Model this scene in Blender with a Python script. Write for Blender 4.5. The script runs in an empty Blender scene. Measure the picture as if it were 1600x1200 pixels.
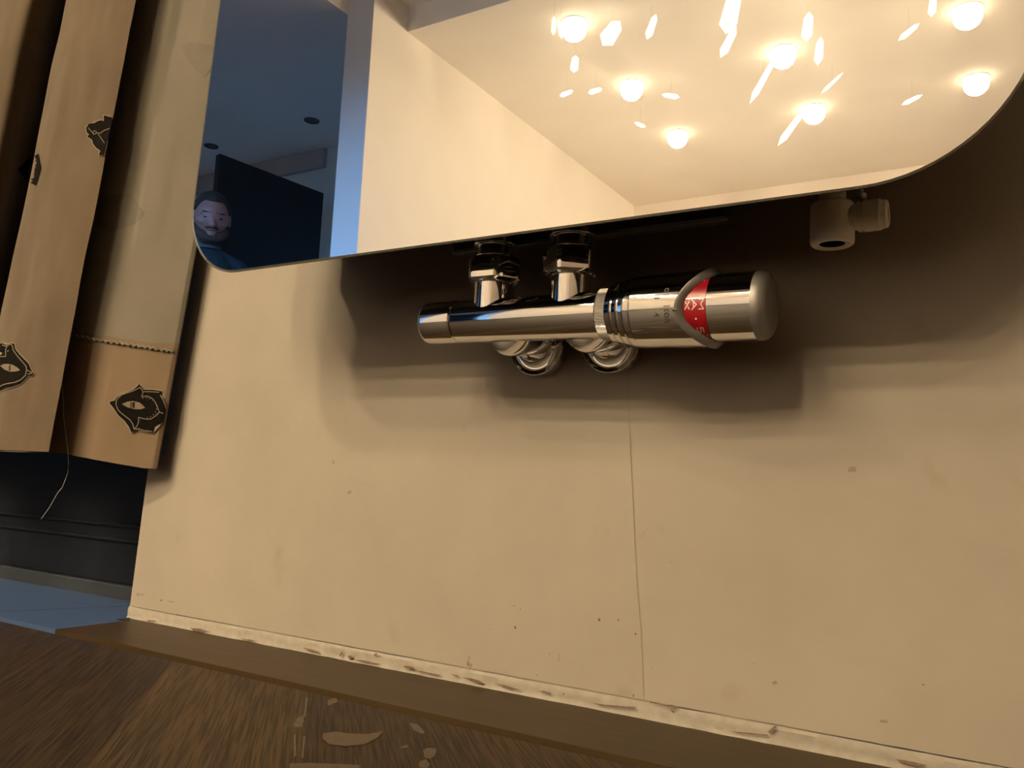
import bpy, bmesh, math, random
from mathutils import Vector, Matrix, noise
from mathutils.bvhtree import BVHTree
from mathutils.geometry import tessellate_polygon
random.seed(4)
PI = math.pi
sc = bpy.context.scene
COL = sc.collection

# ------------------------------------------------------------------ camera
F = 1320.0                                     # focal length in pixels of the 1600 x 1200 frame
CAM = Vector((0.25936, -0.45479, 0.12374))
# columns: world right (along the wall), world down, world into the wall, in camera axes (right, down, forward)
MR = Matrix(((0.854043, -0.046401, 0.518128), (-0.022630, 0.991757, 0.126119), (-0.519709, -0.119437, 0.845953)))
def cdir(r, d, f):                             # camera axes -> world
    v = MR.transposed() @ Vector((r, d, f))
    return Vector((v.x, v.z, -v.y))
cam_data = bpy.data.cameras.new('camera')
cam_data.sensor_fit = 'HORIZONTAL'; cam_data.sensor_width = 36.0
cam_data.lens = F / 1600.0 * 36.0
cam_data.clip_start = 0.01; cam_data.clip_end = 60
cam = bpy.data.objects.new('camera', cam_data); COL.objects.link(cam)
rx, up, bk = cdir(1, 0, 0), cdir(0, -1, 0), cdir(0, 0, -1)
cam.matrix_world = Matrix.Translation(CAM) @ Matrix((rx, up, bk)).transposed().to_4x4()
sc.camera = cam

# ------------------------------------------------------------------ world, light, exposure
sc.view_settings.view_transform = 'Standard'; sc.view_settings.look = 'None'
sc.view_settings.gamma = 1.0; sc.view_settings.exposure = 0.0
sc.view_settings.use_curve_mapping = False
world = bpy.data.worlds.new('dusk_sky'); sc.world = world; world.use_nodes = True
wn_, wl_ = world.node_tree.nodes, world.node_tree.links
bgn = wn_['Background']; bgn.inputs['Strength'].default_value = 1.0
wtc = wn_.new('ShaderNodeTexCoord'); wsp = wn_.new('ShaderNodeSeparateXYZ'); wrp = wn_.new('ShaderNodeValToRGB')
wrp.color_ramp.elements[0].position = 0.49; wrp.color_ramp.elements[0].color = (0.02, 0.03, 0.05, 1)
wrp.color_ramp.elements[1].position = 0.53; wrp.color_ramp.elements[1].color = (0.19, 0.47, 1.0, 1)
wmr = wn_.new('ShaderNodeMapRange'); wmr.inputs['From Min'].default_value = -1; wmr.inputs['From Max'].default_value = 1
wl_.new(wtc.outputs['Generated'], wsp.inputs[0]); wl_.new(wsp.outputs['Z'], wmr.inputs['Value'])
wl_.new(wmr.outputs['Result'], wrp.inputs['Fac']); wl_.new(wrp.outputs['Color'], bgn.inputs['Color'])
bgn.inputs['Strength'].default_value = 12.5       # dusk sky behind the glazing
sc.cycles.max_bounces = 10; sc.cycles.diffuse_bounces = 8; sc.cycles.glossy_bounces = 6
sc.cycles.transmission_bounces = 6; sc.cycles.caustics_reflective = False; sc.cycles.caustics_refractive = False
sc.cycles.use_denoising = True; sc.cycles.sample_clamp_indirect = 4.0
BULB = 580.0                                   # glow of one ceiling bulb
AIM_W = 280.0                                  # an unseen, added downlight tilted at the mirror wall
LAMP_COL = (1.0, 0.78, 0.50)
def dusk_light():
    l = bpy.data.lights.new('dusk_light', 'AREA'); l.shape = 'RECTANGLE'; l.size = 3.9; l.size_y = 2.0
    l.cycles.is_portal = True
    o = bpy.data.objects.new('dusk_light', l); COL.objects.link(o)
    o.location = (-2.28, 0.125, 1.14); o.rotation_euler = (math.radians(-90), 0, 0)
dusk_light()

# ------------------------------------------------------------------ helpers
def ray(u, v): return cdir((u - 800) / F, (v - 600) / F, 1.0)
def at_y(u, v, y):
    d = ray(u, v); return CAM + d * ((y - CAM.y) / d.y)
def at_z(u, v, z):
    d = ray(u, v); return CAM + d * ((z - CAM.z) / d.z)

def link(o):
    COL.objects.link(o); return o
def tag(o, label=None, cat=None, group=None, kind=None):
    if label: o['label'] = label
    if cat: o['category'] = cat
    if group: o['group'] = group
    if kind: o['kind'] = kind
    return o
def empty(name, loc=(0, 0, 0), rz=0, parent=None):
    o = link(bpy.data.objects.new(name, None)); o.location = loc; o.rotation_euler = (0, 0, rz)
    o.empty_display_size = 0.02
    if parent: o.parent = parent
    return o
class MB:
    """collects geometry, one material slot index per face"""
    def __init__(s): s.v = []; s.f = []; s.m = []
    def add(s, vs, fs, mi=0, mat=None):
        b = len(s.v)
        for p in vs:
            p = Vector(p); s.v.append(mat @ p if mat else p)
        for f in fs: s.f.append([b + i for i in f]); s.m.append(mi)
        return s
    def box(s, a, b, mi=0, mat=None):
        x0, y0, z0 = a; x1, y1, z1 = b
        vs = [(x0,y0,z0),(x1,y0,z0),(x1,y1,z0),(x0,y1,z0),(x0,y0,z1),(x1,y0,z1),(x1,y1,z1),(x0,y1,z1)]
        return s.add(vs, [(0,3,2,1),(4,5,6,7),(0,1,5,4),(1,2,6,5),(2,3,7,6),(3,0,4,7)], mi, mat)
    def lathe(s, prof, mat, n=64, mi=0, close=False, rfun=None):
        """prof: (t along axis z, radius); mat carries local z to the axis"""
        vs = []; fs = []
        for j, (t, r) in enumerate(prof):
            for i in range(n):
                a = 2 * PI * i / n; rr = r * (rfun(a, t) if rfun else 1)
                vs.append((rr * math.cos(a), rr * math.sin(a), t))
        m = len(prof)
        for j in range(m - 1):
            for i in range(n):
                k = (i + 1) % n
                fs.append((j * n + i, j * n + k, (j + 1) * n + k, (j + 1) * n + i))
        if close:
            for i in range(n):
                k = (i + 1) % n
                fs.append(((m - 1) * n + i, (m - 1) * n + k, k, i))
        else:
            if prof[0][1] > 1e-6: fs.append(tuple(range(n))[::-1])
            if prof[-1][1] > 1e-6: fs.append(tuple((m - 1) * n + i for i in range(n)))
        return s.add(vs, fs, mi, mat)
    def tube(s, pts, r, n=8, mi=0):
        pts = [Vector(p) for p in pts]; b = len(s.v)
        rs = r if isinstance(r, (list, tuple)) else [r] * len(pts)
        for k, p in enumerate(pts):
            d = (pts[min(k + 1, len(pts) - 1)] - pts[max(k - 1, 0)]).normalized()
            q = d.to_track_quat('Z', 'Y').to_matrix()
            for i in range(n):
                a = 2 * PI * i / n
                s.v.append(p + q @ Vector((rs[k] * math.cos(a), rs[k] * math.sin(a), 0)))
        for k in range(len(pts) - 1):
            for i in range(n):
                j = (i + 1) % n
                s.f.append([b + k * n + i, b + k * n + j, b + (k + 1) * n + j, b + (k + 1) * n + i]); s.m.append(mi)
        s.f.append([b + i for i in range(n)][::-1]); s.m.append(mi)
        s.f.append([b + (len(pts) - 1) * n + i for i in range(n)]); s.m.append(mi)
        return s
    def build(s, name, mats, parent=None, smooth=True, angle=35, bevel=0, bseg=2, origin=None):
        if not isinstance(mats, (list, tuple)): mats = [mats]
        me = bpy.data.meshes.new(name)
        o_ = Vector(origin) if origin else Vector((0, 0, 0))
        me.from_pydata([p - o_ for p in s.v], [], s.f)
        for m in mats: me.materials.append(m)
        for p, mi in zip(me.polygons, s.m): p.material_index = mi
        bm = bmesh.new(); bm.from_mesh(me)
        bmesh.ops.recalc_face_normals(bm, faces=bm.faces)
        if smooth:
            for f in bm.faces: f.smooth = True
            for e in bm.edges:
                if len(e.link_faces) == 2 and e.calc_face_angle(0) > math.radians(angle): e.smooth = False
        bm.to_mesh(me); bm.free()
        o = link(bpy.data.objects.new(name, me)); o.location = o_
        if parent: o.parent = parent
        if bevel:
            b = o.modifiers.new('bevel', 'BEVEL'); b.width = bevel; b.segments = bseg; b.limit_method = 'ANGLE'
            b.angle_limit = math.radians(40); b.harden_normals = False
        return o
AX = Matrix(((0,0,1,0),(0,-1,0,0),(1,0,0,0),(0,0,0,1)))   # local z -> world x
AX = Matrix(((0,0,1,0),(1,0,0,0),(0,1,0,0),(0,0,0,1)))
AY = Matrix(((1,0,0,0),(0,0,-1,0),(0,1,0,0),(0,0,0,1)))   # local z -> world -y
def T(x, y, z): return Matrix.Translation((x, y, z))

# ------------------------------------------------------------------ materials
def new_mat(name):
    m = bpy.data.materials.new(name); m.use_nodes = True
    return m, m.node_tree, m.node_tree.nodes['Principled BSDF']
def simple(name, col, rough=0.5, metal=0.0, spec=0.5, trans=0.0, emit=None, es=0, bump=None, coat=0, var=0, vscale=30, sheen=0):
    m, nt, b = new_mat(name); N, L = nt.nodes, nt.links
    b.inputs['Base Color'].default_value = (*col, 1); b.inputs['Roughness'].default_value = rough
    b.inputs['Metallic'].default_value = metal; b.inputs['Specular IOR Level'].default_value = spec
    b.inputs['Transmission Weight'].default_value = trans; b.inputs['Coat Weight'].default_value = coat
    b.inputs['Sheen Weight'].default_value = sheen
    if emit: b.inputs['Emission Color'].default_value = (*emit, 1); b.inputs['Emission Strength'].default_value = es
    tc = N.new('ShaderNodeTexCoord')
    if var or bump:
        n = N.new('ShaderNodeTexNoise'); n.inputs['Scale'].default_value = vscale; n.inputs['Detail'].default_value = 5
        L.new(tc.outputs['Object'], n.inputs['Vector'])
        if var:
            r = N.new('ShaderNodeValToRGB')
            r.color_ramp.elements[0].position = 0.3; r.color_ramp.elements[1].position = 0.7
            r.color_ramp.elements[0].color = (*[c * (1 - var) for c in col], 1)
            r.color_ramp.elements[1].color = (*[min(1, c * (1 + var)) for c in col], 1)
            L.new(n.outputs['Fac'], r.inputs['Fac']); L.new(r.outputs['Color'], b.inputs['Base Color'])
        if bump:
            bp = N.new('ShaderNodeBump'); bp.inputs['Strength'].default_value = bump[0]; bp.inputs['Distance'].default_value = bump[1]
            L.new(n.outputs['Fac'], bp.inputs['Height']); L.new(bp.outputs['Normal'], b.inputs['Normal'])
    return m

def wall_mat():
    m, nt, b = new_mat('cream_wall_paint'); N, L = nt.nodes, nt.links
    tc = N.new('ShaderNodeTexCoord')
    n1 = N.new('ShaderNodeTexNoise'); n1.inputs['Scale'].default_value = 9; n1.inputs['Detail'].default_value = 6
    n1.inputs['Roughness'].default_value = 0.6
    L.new(tc.outputs['Object'], n1.inputs['Vector'])
    r = N.new('ShaderNodeValToRGB')
    r.color_ramp.elements[0].position = 0.33; r.color_ramp.elements[0].color = (0.270, 0.235, 0.190, 1)
    r.color_ramp.elements[1].position = 0.68; r.color_ramp.elements[1].color = (0.310, 0.273, 0.222, 1)
    L.new(n1.outputs['Fac'], r.inputs['Fac'])
    # faint smudges
    n2 = N.new('ShaderNodeTexNoise'); n2.inputs['Scale'].default_value = 26; n2.inputs['Detail'].default_value = 3
    L.new(tc.outputs['Object'], n2.inputs['Vector'])
    r2 = N.new('ShaderNodeValToRGB'); r2.color_ramp.elements[0].position = 0.66; r2.color_ramp.elements[1].position = 0.80
    r2.color_ramp.elements[0].color = (1, 1, 1, 1); r2.color_ramp.elements[1].color = (0.86, 0.82, 0.76, 1)
    L.new(n2.outputs['Fac'], r2.inputs['Fac'])
    mx = N.new('ShaderNodeMix'); mx.data_type = 'RGBA'; mx.blend_type = 'MULTIPLY'; mx.inputs['Factor'].default_value = 1
    L.new(r.outputs['Color'], mx.inputs['A']); L.new(r2.outputs['Color'], mx.inputs['B'])
    L.new(mx.outputs['Result'], b.inputs['Base Color'])
    b.inputs['Roughness'].default_value = 0.62; b.inputs['Specular IOR Level'].default_value = 0.3
    n3 = N.new('ShaderNodeTexNoise'); n3.inputs['Scale'].default_value = 260; n3.inputs['Detail'].default_value = 3
    L.new(tc.outputs['Object'], n3.inputs['Vector'])
    bp = N.new('ShaderNodeBump'); bp.inputs['Strength'].default_value = 0.12; bp.inputs['Distance'].default_value = 0.0006
    L.new(n3.outputs['Fac'], bp.inputs['Height']); L.new(bp.outputs['Normal'], b.inputs['Normal'])
    return m

def parquet_mat():
    """oak planks running at 45 degrees to the wall; board edges at set offsets across the grain"""
    m, nt, b = new_mat('oak_parquet'); N, L = nt.nodes, nt.links
    tc = N.new('ShaderNodeTexCoord')
    mp = N.new('ShaderNodeMapping'); mp.inputs['Rotation'].default_value = (0, 0, math.radians(-44.0))
    L.new(tc.outputs['Object'], mp.inputs['Vector'])       # x' across the grain, y' along it
    sep = N.new('ShaderNodeSeparateXYZ'); L.new(mp.outputs['Vector'], sep.inputs[0])
    def math_(op, a, bb=None, c=None):
        n = N.new('ShaderNodeMath'); n.operation = op
        for i, x in enumerate((a, bb, c)):
            if x is None: continue
            if hasattr(x, 'links'): L.new(x, n.inputs[i])
            else: n.inputs[i].default_value = x
        return n.outputs[0]
    W = 0.0845
    s = math_('DIVIDE', math_('ADD', sep.outputs['X'], 0.129), W)
    idx = math_('FLOOR', s); fr = math_('SUBTRACT', s, idx)
    wn = N.new('ShaderNodeTexWhiteNoise'); wn.noise_dimensions = '1D'
    L.new(math_('ADD', idx, 3.37), wn.inputs['W'])
    # grain
    cmb = N.new('ShaderNodeCombineXYZ')
    L.new(math_('MULTIPLY', sep.outputs['X'], 900), cmb.inputs[0])
    L.new(math_('MULTIPLY', sep.outputs['Y'], 26), cmb.inputs[1]); L.new(math_('MULTIPLY', idx, 7.3), cmb.inputs[2])
    g = N.new('ShaderNodeTexNoise'); g.inputs['Scale'].default_value = 1.0; g.inputs['Detail'].default_value = 4
    g.inputs['Distortion'].default_value = 0.12
    L.new(cmb.outputs[0], g.inputs['Vector'])
    cmb2 = N.new('ShaderNodeCombineXYZ')
    L.new(math_('MULTIPLY', sep.outputs['X'], 45), cmb2.inputs[0])
    L.new(math_('MULTIPLY', sep.outputs['Y'], 7), cmb2.inputs[1]); L.new(math_('MULTIPLY', idx, 3.1), cmb2.inputs[2])
    g2 = N.new('ShaderNodeTexNoise'); g2.inputs['Scale'].default_value = 1.0; g2.inputs['Detail'].default_value = 3
    L.new(cmb2.outputs[0], g2.inputs['Vector'])
    r = N.new('ShaderNodeValToRGB'); e = r.color_ramp.elements
    e[0].position = 0.40; e[0].color = (0.020, 0.0135, 0.0078, 1); e[1].position = 0.60; e[1].color = (0.060, 0.0425, 0.0245, 1)
    L.new(g.outputs['Fac'], r.inputs['Fac'])
    r2 = N.new('ShaderNodeValToRGB'); e = r2.color_ramp.elements
    e[0].position = 0.3; e[0].color = (0.85, 0.84, 0.83, 1); e[1].position = 0.72; e[1].color = (1.1, 1.08, 1.0, 1)
    L.new(g2.outputs['Fac'], r2.inputs['Fac'])
    mx = N.new('ShaderNodeMix'); mx.data_type = 'RGBA'; mx.blend_type = 'MULTIPLY'; mx.inputs['Factor'].default_value = 1
    L.new(r.outputs['Color'], mx.inputs['A']); L.new(r2.outputs['Color'], mx.inputs['B'])
    # board to board tone
    r3 = N.new('ShaderNodeValToRGB'); e = r3.color_ramp.elements
    r3.color_ramp.interpolation = 'CONSTANT'
    e[0].position = 0.0; e[0].color = (0.62, 0.56, 0.50, 1); e[1].position = 0.42; e[1].color = (1.10, 1.02, 0.90, 1)
    for p_, c_ in ((0.52, (0.80, 0.76, 0.74, 1)), (0.62, (1.0, 0.9, 0.8, 1))): q_ = e.new(p_); q_.color = c_
    L.new(math_('ADD', math_('MULTIPLY', idx, 0.1), 0.55), r3.inputs['Fac'])
    mx2 = N.new('ShaderNodeMix'); mx2.data_type = 'RGBA'; mx2.blend_type = 'MULTIPLY'; mx2.inputs['Factor'].default_value = 1
    L.new(mx.outputs['Result'], mx2.inputs['A']); L.new(r3.outputs['Color'], mx2.inputs['B'])
    # seam
    d = math_('MINIMUM', fr, math_('SUBTRACT', 1.0, fr))
    seam = math_('LESS_THAN', d, 0.012)
    mx3 = N.new('ShaderNodeMix'); mx3.data_type = 'RGBA'
    L.new(math_('MULTIPLY', seam, 0.55), mx3.inputs['Factor']); L.new(mx2.outputs['Result'], mx3.inputs['A'])
    mx3.inputs['B'].default_value = (0.05, 0.032, 0.02, 1)
    L.new(mx3.outputs['Result'], b.inputs['Base Color'])
    b.inputs['Roughness'].default_value = 0.60; b.inputs['Specular IOR Level'].default_value = 0.18
    bp = N.new('ShaderNodeBump'); bp.inputs['Strength'].default_value = 0.35; bp.inputs['Distance'].default_value = 0.0006
    L.new(g.outputs['Fac'], bp.inputs['Height']); L.new(bp.outputs['Normal'], b.inputs['Normal'])
    return m

def streak_mat(name, c0, c1, sx, sy, sz, rough=0.5, bump=0.1):
    m, nt, b = new_mat(name); N, L = nt.nodes, nt.links
    tc = N.new('ShaderNodeTexCoord'); mp = N.new('ShaderNodeMapping'); mp.inputs['Scale'].default_value = (sx, sy, sz)
    L.new(tc.outputs['Object'], mp.inputs['Vector'])
    g = N.new('ShaderNodeTexNoise'); g.inputs['Scale'].default_value = 1; g.inputs['Detail'].default_value = 5
    L.new(mp.outputs['Vector'], g.inputs['Vector'])
    r = N.new('ShaderNodeValToRGB'); e = r.color_ramp.elements
    e[0].position = 0.33; e[0].color = (*c0, 1); e[1].position = 0.68; e[1].color = (*c1, 1)
    L.new(g.outputs['Fac'], r.inputs['Fac']); L.new(r.outputs['Color'], b.inputs['Base Color'])
    b.inputs['Roughness'].default_value = rough; b.inputs['Specular IOR Level'].default_value = 0.18
    bp = N.new('ShaderNodeBump'); bp.inputs['Strength'].default_value = bump; bp.inputs['Distance'].default_value = 0.0005
    L.new(g.outputs['Fac'], bp.inputs['Height']); L.new(bp.outputs['Normal'], b.inputs['Normal'])
    return m
def fabric_mat(name, c0, c1, rough=0.9):
    m, nt, b = new_mat(name); N, L = nt.nodes, nt.links
    tc = N.new('ShaderNodeTexCoord')
    n1 = N.new('ShaderNodeTexNoise'); n1.inputs['Scale'].default_value = 13; n1.inputs['Detail'].default_value = 4
    L.new(tc.outputs['Object'], n1.inputs['Vector'])
    r = N.new('ShaderNodeValToRGB'); e = r.color_ramp.elements
    e[0].position = 0.35; e[0].color = (*c0, 1); e[1].position = 0.7; e[1].color = (*c1, 1)
    L.new(n1.outputs['Fac'], r.inputs['Fac']); L.new(r.outputs['Color'], b.inputs['Base Color'])
    b.inputs['Roughness'].default_value = rough; b.inputs['Sheen Weight'].default_value = 0.25
    b.inputs['Specular IOR Level'].default_value = 0.15
    # weave + soft wrinkles
    w1 = N.new('ShaderNodeTexWave'); w1.wave_type = 'BANDS'; w1.bands_direction = 'Z'; w1.inputs['Scale'].default_value = 420; w1.inputs['Distortion'].default_value = 1.5
    w2 = N.new('ShaderNodeTexNoise'); w2.inputs['Scale'].default_value = 22; w2.inputs['Detail'].default_value = 2
    mp = N.new('ShaderNodeMapping'); mp.inputs['Scale'].default_value = (1, 1, 0.5)
    L.new(tc.outputs['Object'], mp.inputs['Vector']); L.new(mp.outputs['Vector'], w2.inputs['Vector'])
    L.new(tc.outputs['Object'], w1.inputs['Vector'])
    b1 = N.new('ShaderNodeBump'); b1.inputs['Strength'].default_value = 0.25; b1.inputs['Distance'].default_value = 0.0004
    b2 = N.new('ShaderNodeBump'); b2.inputs['Strength'].default_value = 0.6; b2.inputs['Distance'].default_value = 0.006
    L.new(w2.outputs['Fac'], b2.inputs['Height']); L.new(w1.outputs['Fac'], b1.inputs['Height'])
    L.new(b2.outputs['Normal'], b1.inputs['Normal']); L.new(b1.outputs['Normal'], b.inputs['Normal'])
    return m

M = {}
M['wall'] = wall_mat()
M['plaster'] = simple('white_wall_paint', (0.80, 0.76, 0.70), 0.7, var=0.02, vscale=4, bump=(0.05, 0.001))
M['ceiling'] = simple('ceiling_paint', (0.90, 0.86, 0.79), 0.75, var=0.02, vscale=3, bump=(0.05, 0.001))
M['caulk'] = simple('rough_filler', (0.285, 0.256, 0.210), 0.8, var=0.10, vscale=160, bump=(0.5, 0.001))
M['gouge'] = simple('bare_gouge', (0.13, 0.085, 0.05), 0.9, var=0.35, vscale=400)
M['stain'] = simple('brown_speck', (0.13, 0.082, 0.047), 0.9, var=0.3, vscale=600)
M['smudge'] = simple('faint_smudge', (0.215, 0.175, 0.13), 0.85, var=0.12, vscale=500)
M['crack'] = simple('hairline_crack', (0.22, 0.188, 0.142), 0.9, var=0.12, vscale=300)
M['parquet'] = parquet_mat()
M['knot'] = simple('light_oak_fleck', (0.064, 0.043, 0.024), 0.5, var=0.25, vscale=300)
M['board'] = streak_mat('smooth_oak_board', (0.032, 0.020, 0.008), (0.046, 0.029, 0.012), 9, 160, 1, 0.42, 0.05)
M['groove'] = simple('dark_joint', (0.008, 0.0055, 0.0035), 0.7, var=0.2, vscale=200)
M['tile'] = simple('dusk_tinted_stone', (0.035, 0.065, 0.14), 0.5, var=0.08, vscale=60, bump=(0.1, 0.0005))  # blue cast of the dusk light is put into the stone colour
M['sill'] = simple('grey_aluminium_sill', (0.018, 0.022, 0.028), 0.5, var=0.08, vscale=60)
M['doordark'] = simple('anthracite_paint', (0.004, 0.006, 0.010), 0.6, spec=0.15, var=0.2, vscale=20)
M['doorblack'] = simple('black_door_lacquer', (0.006, 0.006, 0.007), 0.6, var=0.2, vscale=8)
def pane_glass():
    m = bpy.data.materials.new('window_glass'); m.use_nodes = True; nt = m.node_tree; N, L = nt.nodes, nt.links
    N.remove(N['Principled BSDF']); t = N.new('ShaderNodeBsdfTransparent'); g = N.new('ShaderNodeBsdfGlossy'); g.inputs['Roughness'].default_value = 0.01
    f = N.new('ShaderNodeFresnel'); f.inputs['IOR'].default_value = 1.45; x = N.new('ShaderNodeMixShader')
    L.new(f.outputs[0], x.inputs[0]); L.new(t.outputs[0], x.inputs[1]); L.new(g.outputs[0], x.inputs[2]); L.new(x.outputs[0], N['Material Output'].inputs[0])
    return m
M['glass'] = pane_glass()
M['chrome'] = simple('polished_chrome', (0.78, 0.77, 0.75), 0.045, metal=1.0, var=0.015, vscale=90)
M['satin'] = simple('satin_chrome', (0.42, 0.41, 0.40), 0.42, metal=1.0, var=0.03, vscale=80)
M['rim'] = simple('matt_grey_metal', (0.25, 0.238, 0.22), 0.5, metal=0.75, var=0.04, vscale=120)
M['steeldark'] = simple('dark_chrome_gap', (0.02, 0.02, 0.02), 0.4, metal=0.6, var=0.1)
M['mirror'] = simple('mirror_silver', (0.93, 0.93, 0.925), 0.0, metal=1.0)
M['edge'] = simple('polished_glass_edge', (0.80, 0.84, 0.78), 0.06, metal=0.85, var=0.04, vscale=200)
M['edgeside'] = simple('green_brown_glass_side', (0.045, 0.042, 0.025), 0.3, spec=0.4, var=0.1, vscale=60)
M['casing'] = simple('dark_radiator_casing', (0.04, 0.034, 0.028), 0.5, var=0.1, vscale=30)
M['red'] = simple('red_dial_enamel', (0.27, 0.003, 0.008), 0.28, coat=0.4, var=0.05, vscale=90)
M['dialprint'] = simple('dial_print', (0.72, 0.60, 0.55), 0.5)
M['bodyprint'] = simple('engraved_print', (0.05, 0.035, 0.02), 0.6)
M['nylon'] = simple('white_nylon', (0.88, 0.86, 0.78), 0.5, var=0.05, vscale=120)
M['black'] = simple('black_rubber', (0.02, 0.02, 0.02), 0.6, var=0.1)
M['bulb'] = simple('glowing_bulb', (1, 1, 1), 0.3, emit=LAMP_COL, es=BULB)
M['spotbulb'] = simple('dim_spot_bulb', (1, 1, 1), 0.3, emit=(1.0, 0.88, 0.68), es=5)
M['trimring'] = simple('white_lamp_trim', (0.82, 0.80, 0.76), 0.4, var=0.02)
M['offlamp'] = simple('unlit_lamp_glass', (0.05, 0.055, 0.06), 0.25, var=0.1)
M['crystal'] = simple('glare_glow_crystal', (1.0, 0.97, 0.92), 0.25, trans=0.15, spec=0.8, emit=(1.0, 0.90, 0.70), es=0.8)  # own emission put in to draw the glare around the ceiling lamps
M['fab'] = fabric_mat('tan_curtain_fabric', (0.080, 0.057, 0.033), (0.105, 0.075, 0.044))
M['lining'] = fabric_mat('grey_cream_lining', (0.148, 0.132, 0.103), (0.170, 0.151, 0.118))
M['hemfab'] = fabric_mat('tan_hem_fabric', (0.150, 0.106, 0.066), (0.175, 0.124, 0.077))
M['motif'] = simple('black_print', (0.006, 0.005, 0.004), 0.95, spec=0.05, var=0.3, vscale=200)
M['motifdim'] = simple('print_showing_through', (0.128, 0.112, 0.086), 0.85, var=0.05, vscale=100)
M['motifline'] = simple('pale_print_line', (0.15, 0.12, 0.085), 0.85, var=0.1, vscale=200)
M['motifhalo'] = simple('pale_print_halo', (0.21, 0.165, 0.11), 0.85, var=0.08, vscale=200)
M['motifeye'] = simple('beige_print', (0.15, 0.115, 0.08), 0.85, var=0.12, vscale=300)
M['thread'] = simple('loose_thread', (0.55, 0.53, 0.50), 0.8)
M['skin'] = simple('skin', (0.34, 0.185, 0.16), 0.5, var=0.06, vscale=30)
M['hair'] = simple('dark_brown_hair', (0.035, 0.024, 0.018), 0.8, var=0.4, vscale=120, bump=(0.6, 0.004))
M['beard'] = simple('brown_beard', (0.075, 0.045, 0.032), 0.85, var=0.35, vscale=160, bump=(0.6, 0.003))
M['shirt'] = simple('dark_teal_jumper', (0.016, 0.036, 0.048), 0.9, var=0.12, vscale=60, bump=(0.2, 0.002))
M['collar'] = simple('grey_blue_collar', (0.07, 0.09, 0.11), 0.9, var=0.1, vscale=60)
M['jeans'] = simple('dark_blue_trousers', (0.02, 0.028, 0.05), 0.9, var=0.15, vscale=60)
M['eye'] = simple('shaded_eye', (0.13, 0.09, 0.085), 0.3)
M['iris'] = simple('dark_iris', (0.03, 0.02, 0.015), 0.2)
M['lips'] = simple('lips', (0.30, 0.15, 0.125), 0.5)
for k in ('plaster', 'ceiling'):
    pass

# ------------------------------------------------------------------ room shell
XL, XR, YB, YBL = -6.0, 2.2, -5.83, -3.88
PX0, PX1, PY = -2.57, -2.40, -2.64          # partition: left face, right face, near end
ZL, ZU, YBEAM = 2.40, 2.53, -2.90
def structure(mb, name, mats, **k):
    o = mb.build(name, mats, smooth=k.pop('smooth', False), **k); o['kind'] = 'structure'; return o

# floor
fl = MB()
fl.add([(XL, YB, 0), (XR, YB, 0), (XR, -0.0800, 0), (XL, -0.0800, 0)], [(0, 1, 2, 3)], 0)
fl.add([(XL, -0.0800, -0.004), (XR, -0.0800, -0.004), (XR, -0.0695, -0.004), (XL, -0.0695, -0.004)], [(0, 1, 2, 3)], 2)
fl.add([(XL, -0.0800, -0.004), (XR, -0.0800, -0.004), (XR, -0.0800, 0), (XL, -0.0800, 0)], [(0, 1, 2, 3)], 2)
def blob(cx, cy, rx_, ry_, rot, seed, n=18, j=0.25):
    rnd = random.Random(seed); out = []
    for i in range(n):
        a = 2 * PI * i / n; k = 1 + j * (rnd.random() - 0.5) * 2
        x, y = rx_ * k * math.cos(a), ry_ * k * math.sin(a)
        out.append((cx + x * math.cos(rot) - y * math.sin(rot), cy + x * math.sin(rot) + y * math.cos(rot)))
    return out
def pix_poly_floor(mb, pts, mi, z=0.00025):
    vs = [at_z(u, v, z) for u, v in pts]
    mb.add(vs, [list(range(len(vs)))], mi)
flecks = [[(505,1146),(525,1143),(545,1146),(575,1147),(600,1142),(590,1153),(570,1163),(540,1166),(515,1163),(504,1154)],
          [(459,1132),(464,1122),(474,1117),(475,1126),(472,1136),(460,1136)],
          [(512,1094),(525,1090),(528,1096),(518,1101),(512,1103)], [(640,1129),(652,1132),(664,1143),(660,1147),(645,1140)],
          [(661,1172),(668,1168),(682,1170),(680,1180),(672,1186),(663,1183)], [(655,1190),(665,1186),(672,1194),(668,1200),(655,1199)],
          [(452,1193),(480,1192),(540,1194),(565,1196),(560,1200),(452,1200)], [(625,1167),(636,1164),(640,1166),(630,1169)],
          [(478,1090),(481,1090),(478,1120),(474,1120)], [(459,1148),(462,1148),(463,1180),(459,1184)], [(474,1150),(477,1150),(474,1184),(471,1184)]]
for p in flecks: pix_poly_floor(fl, p, 1)
floor = structure(fl, 'floor', [M['parquet'], M['knot'], M['groove']])
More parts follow.
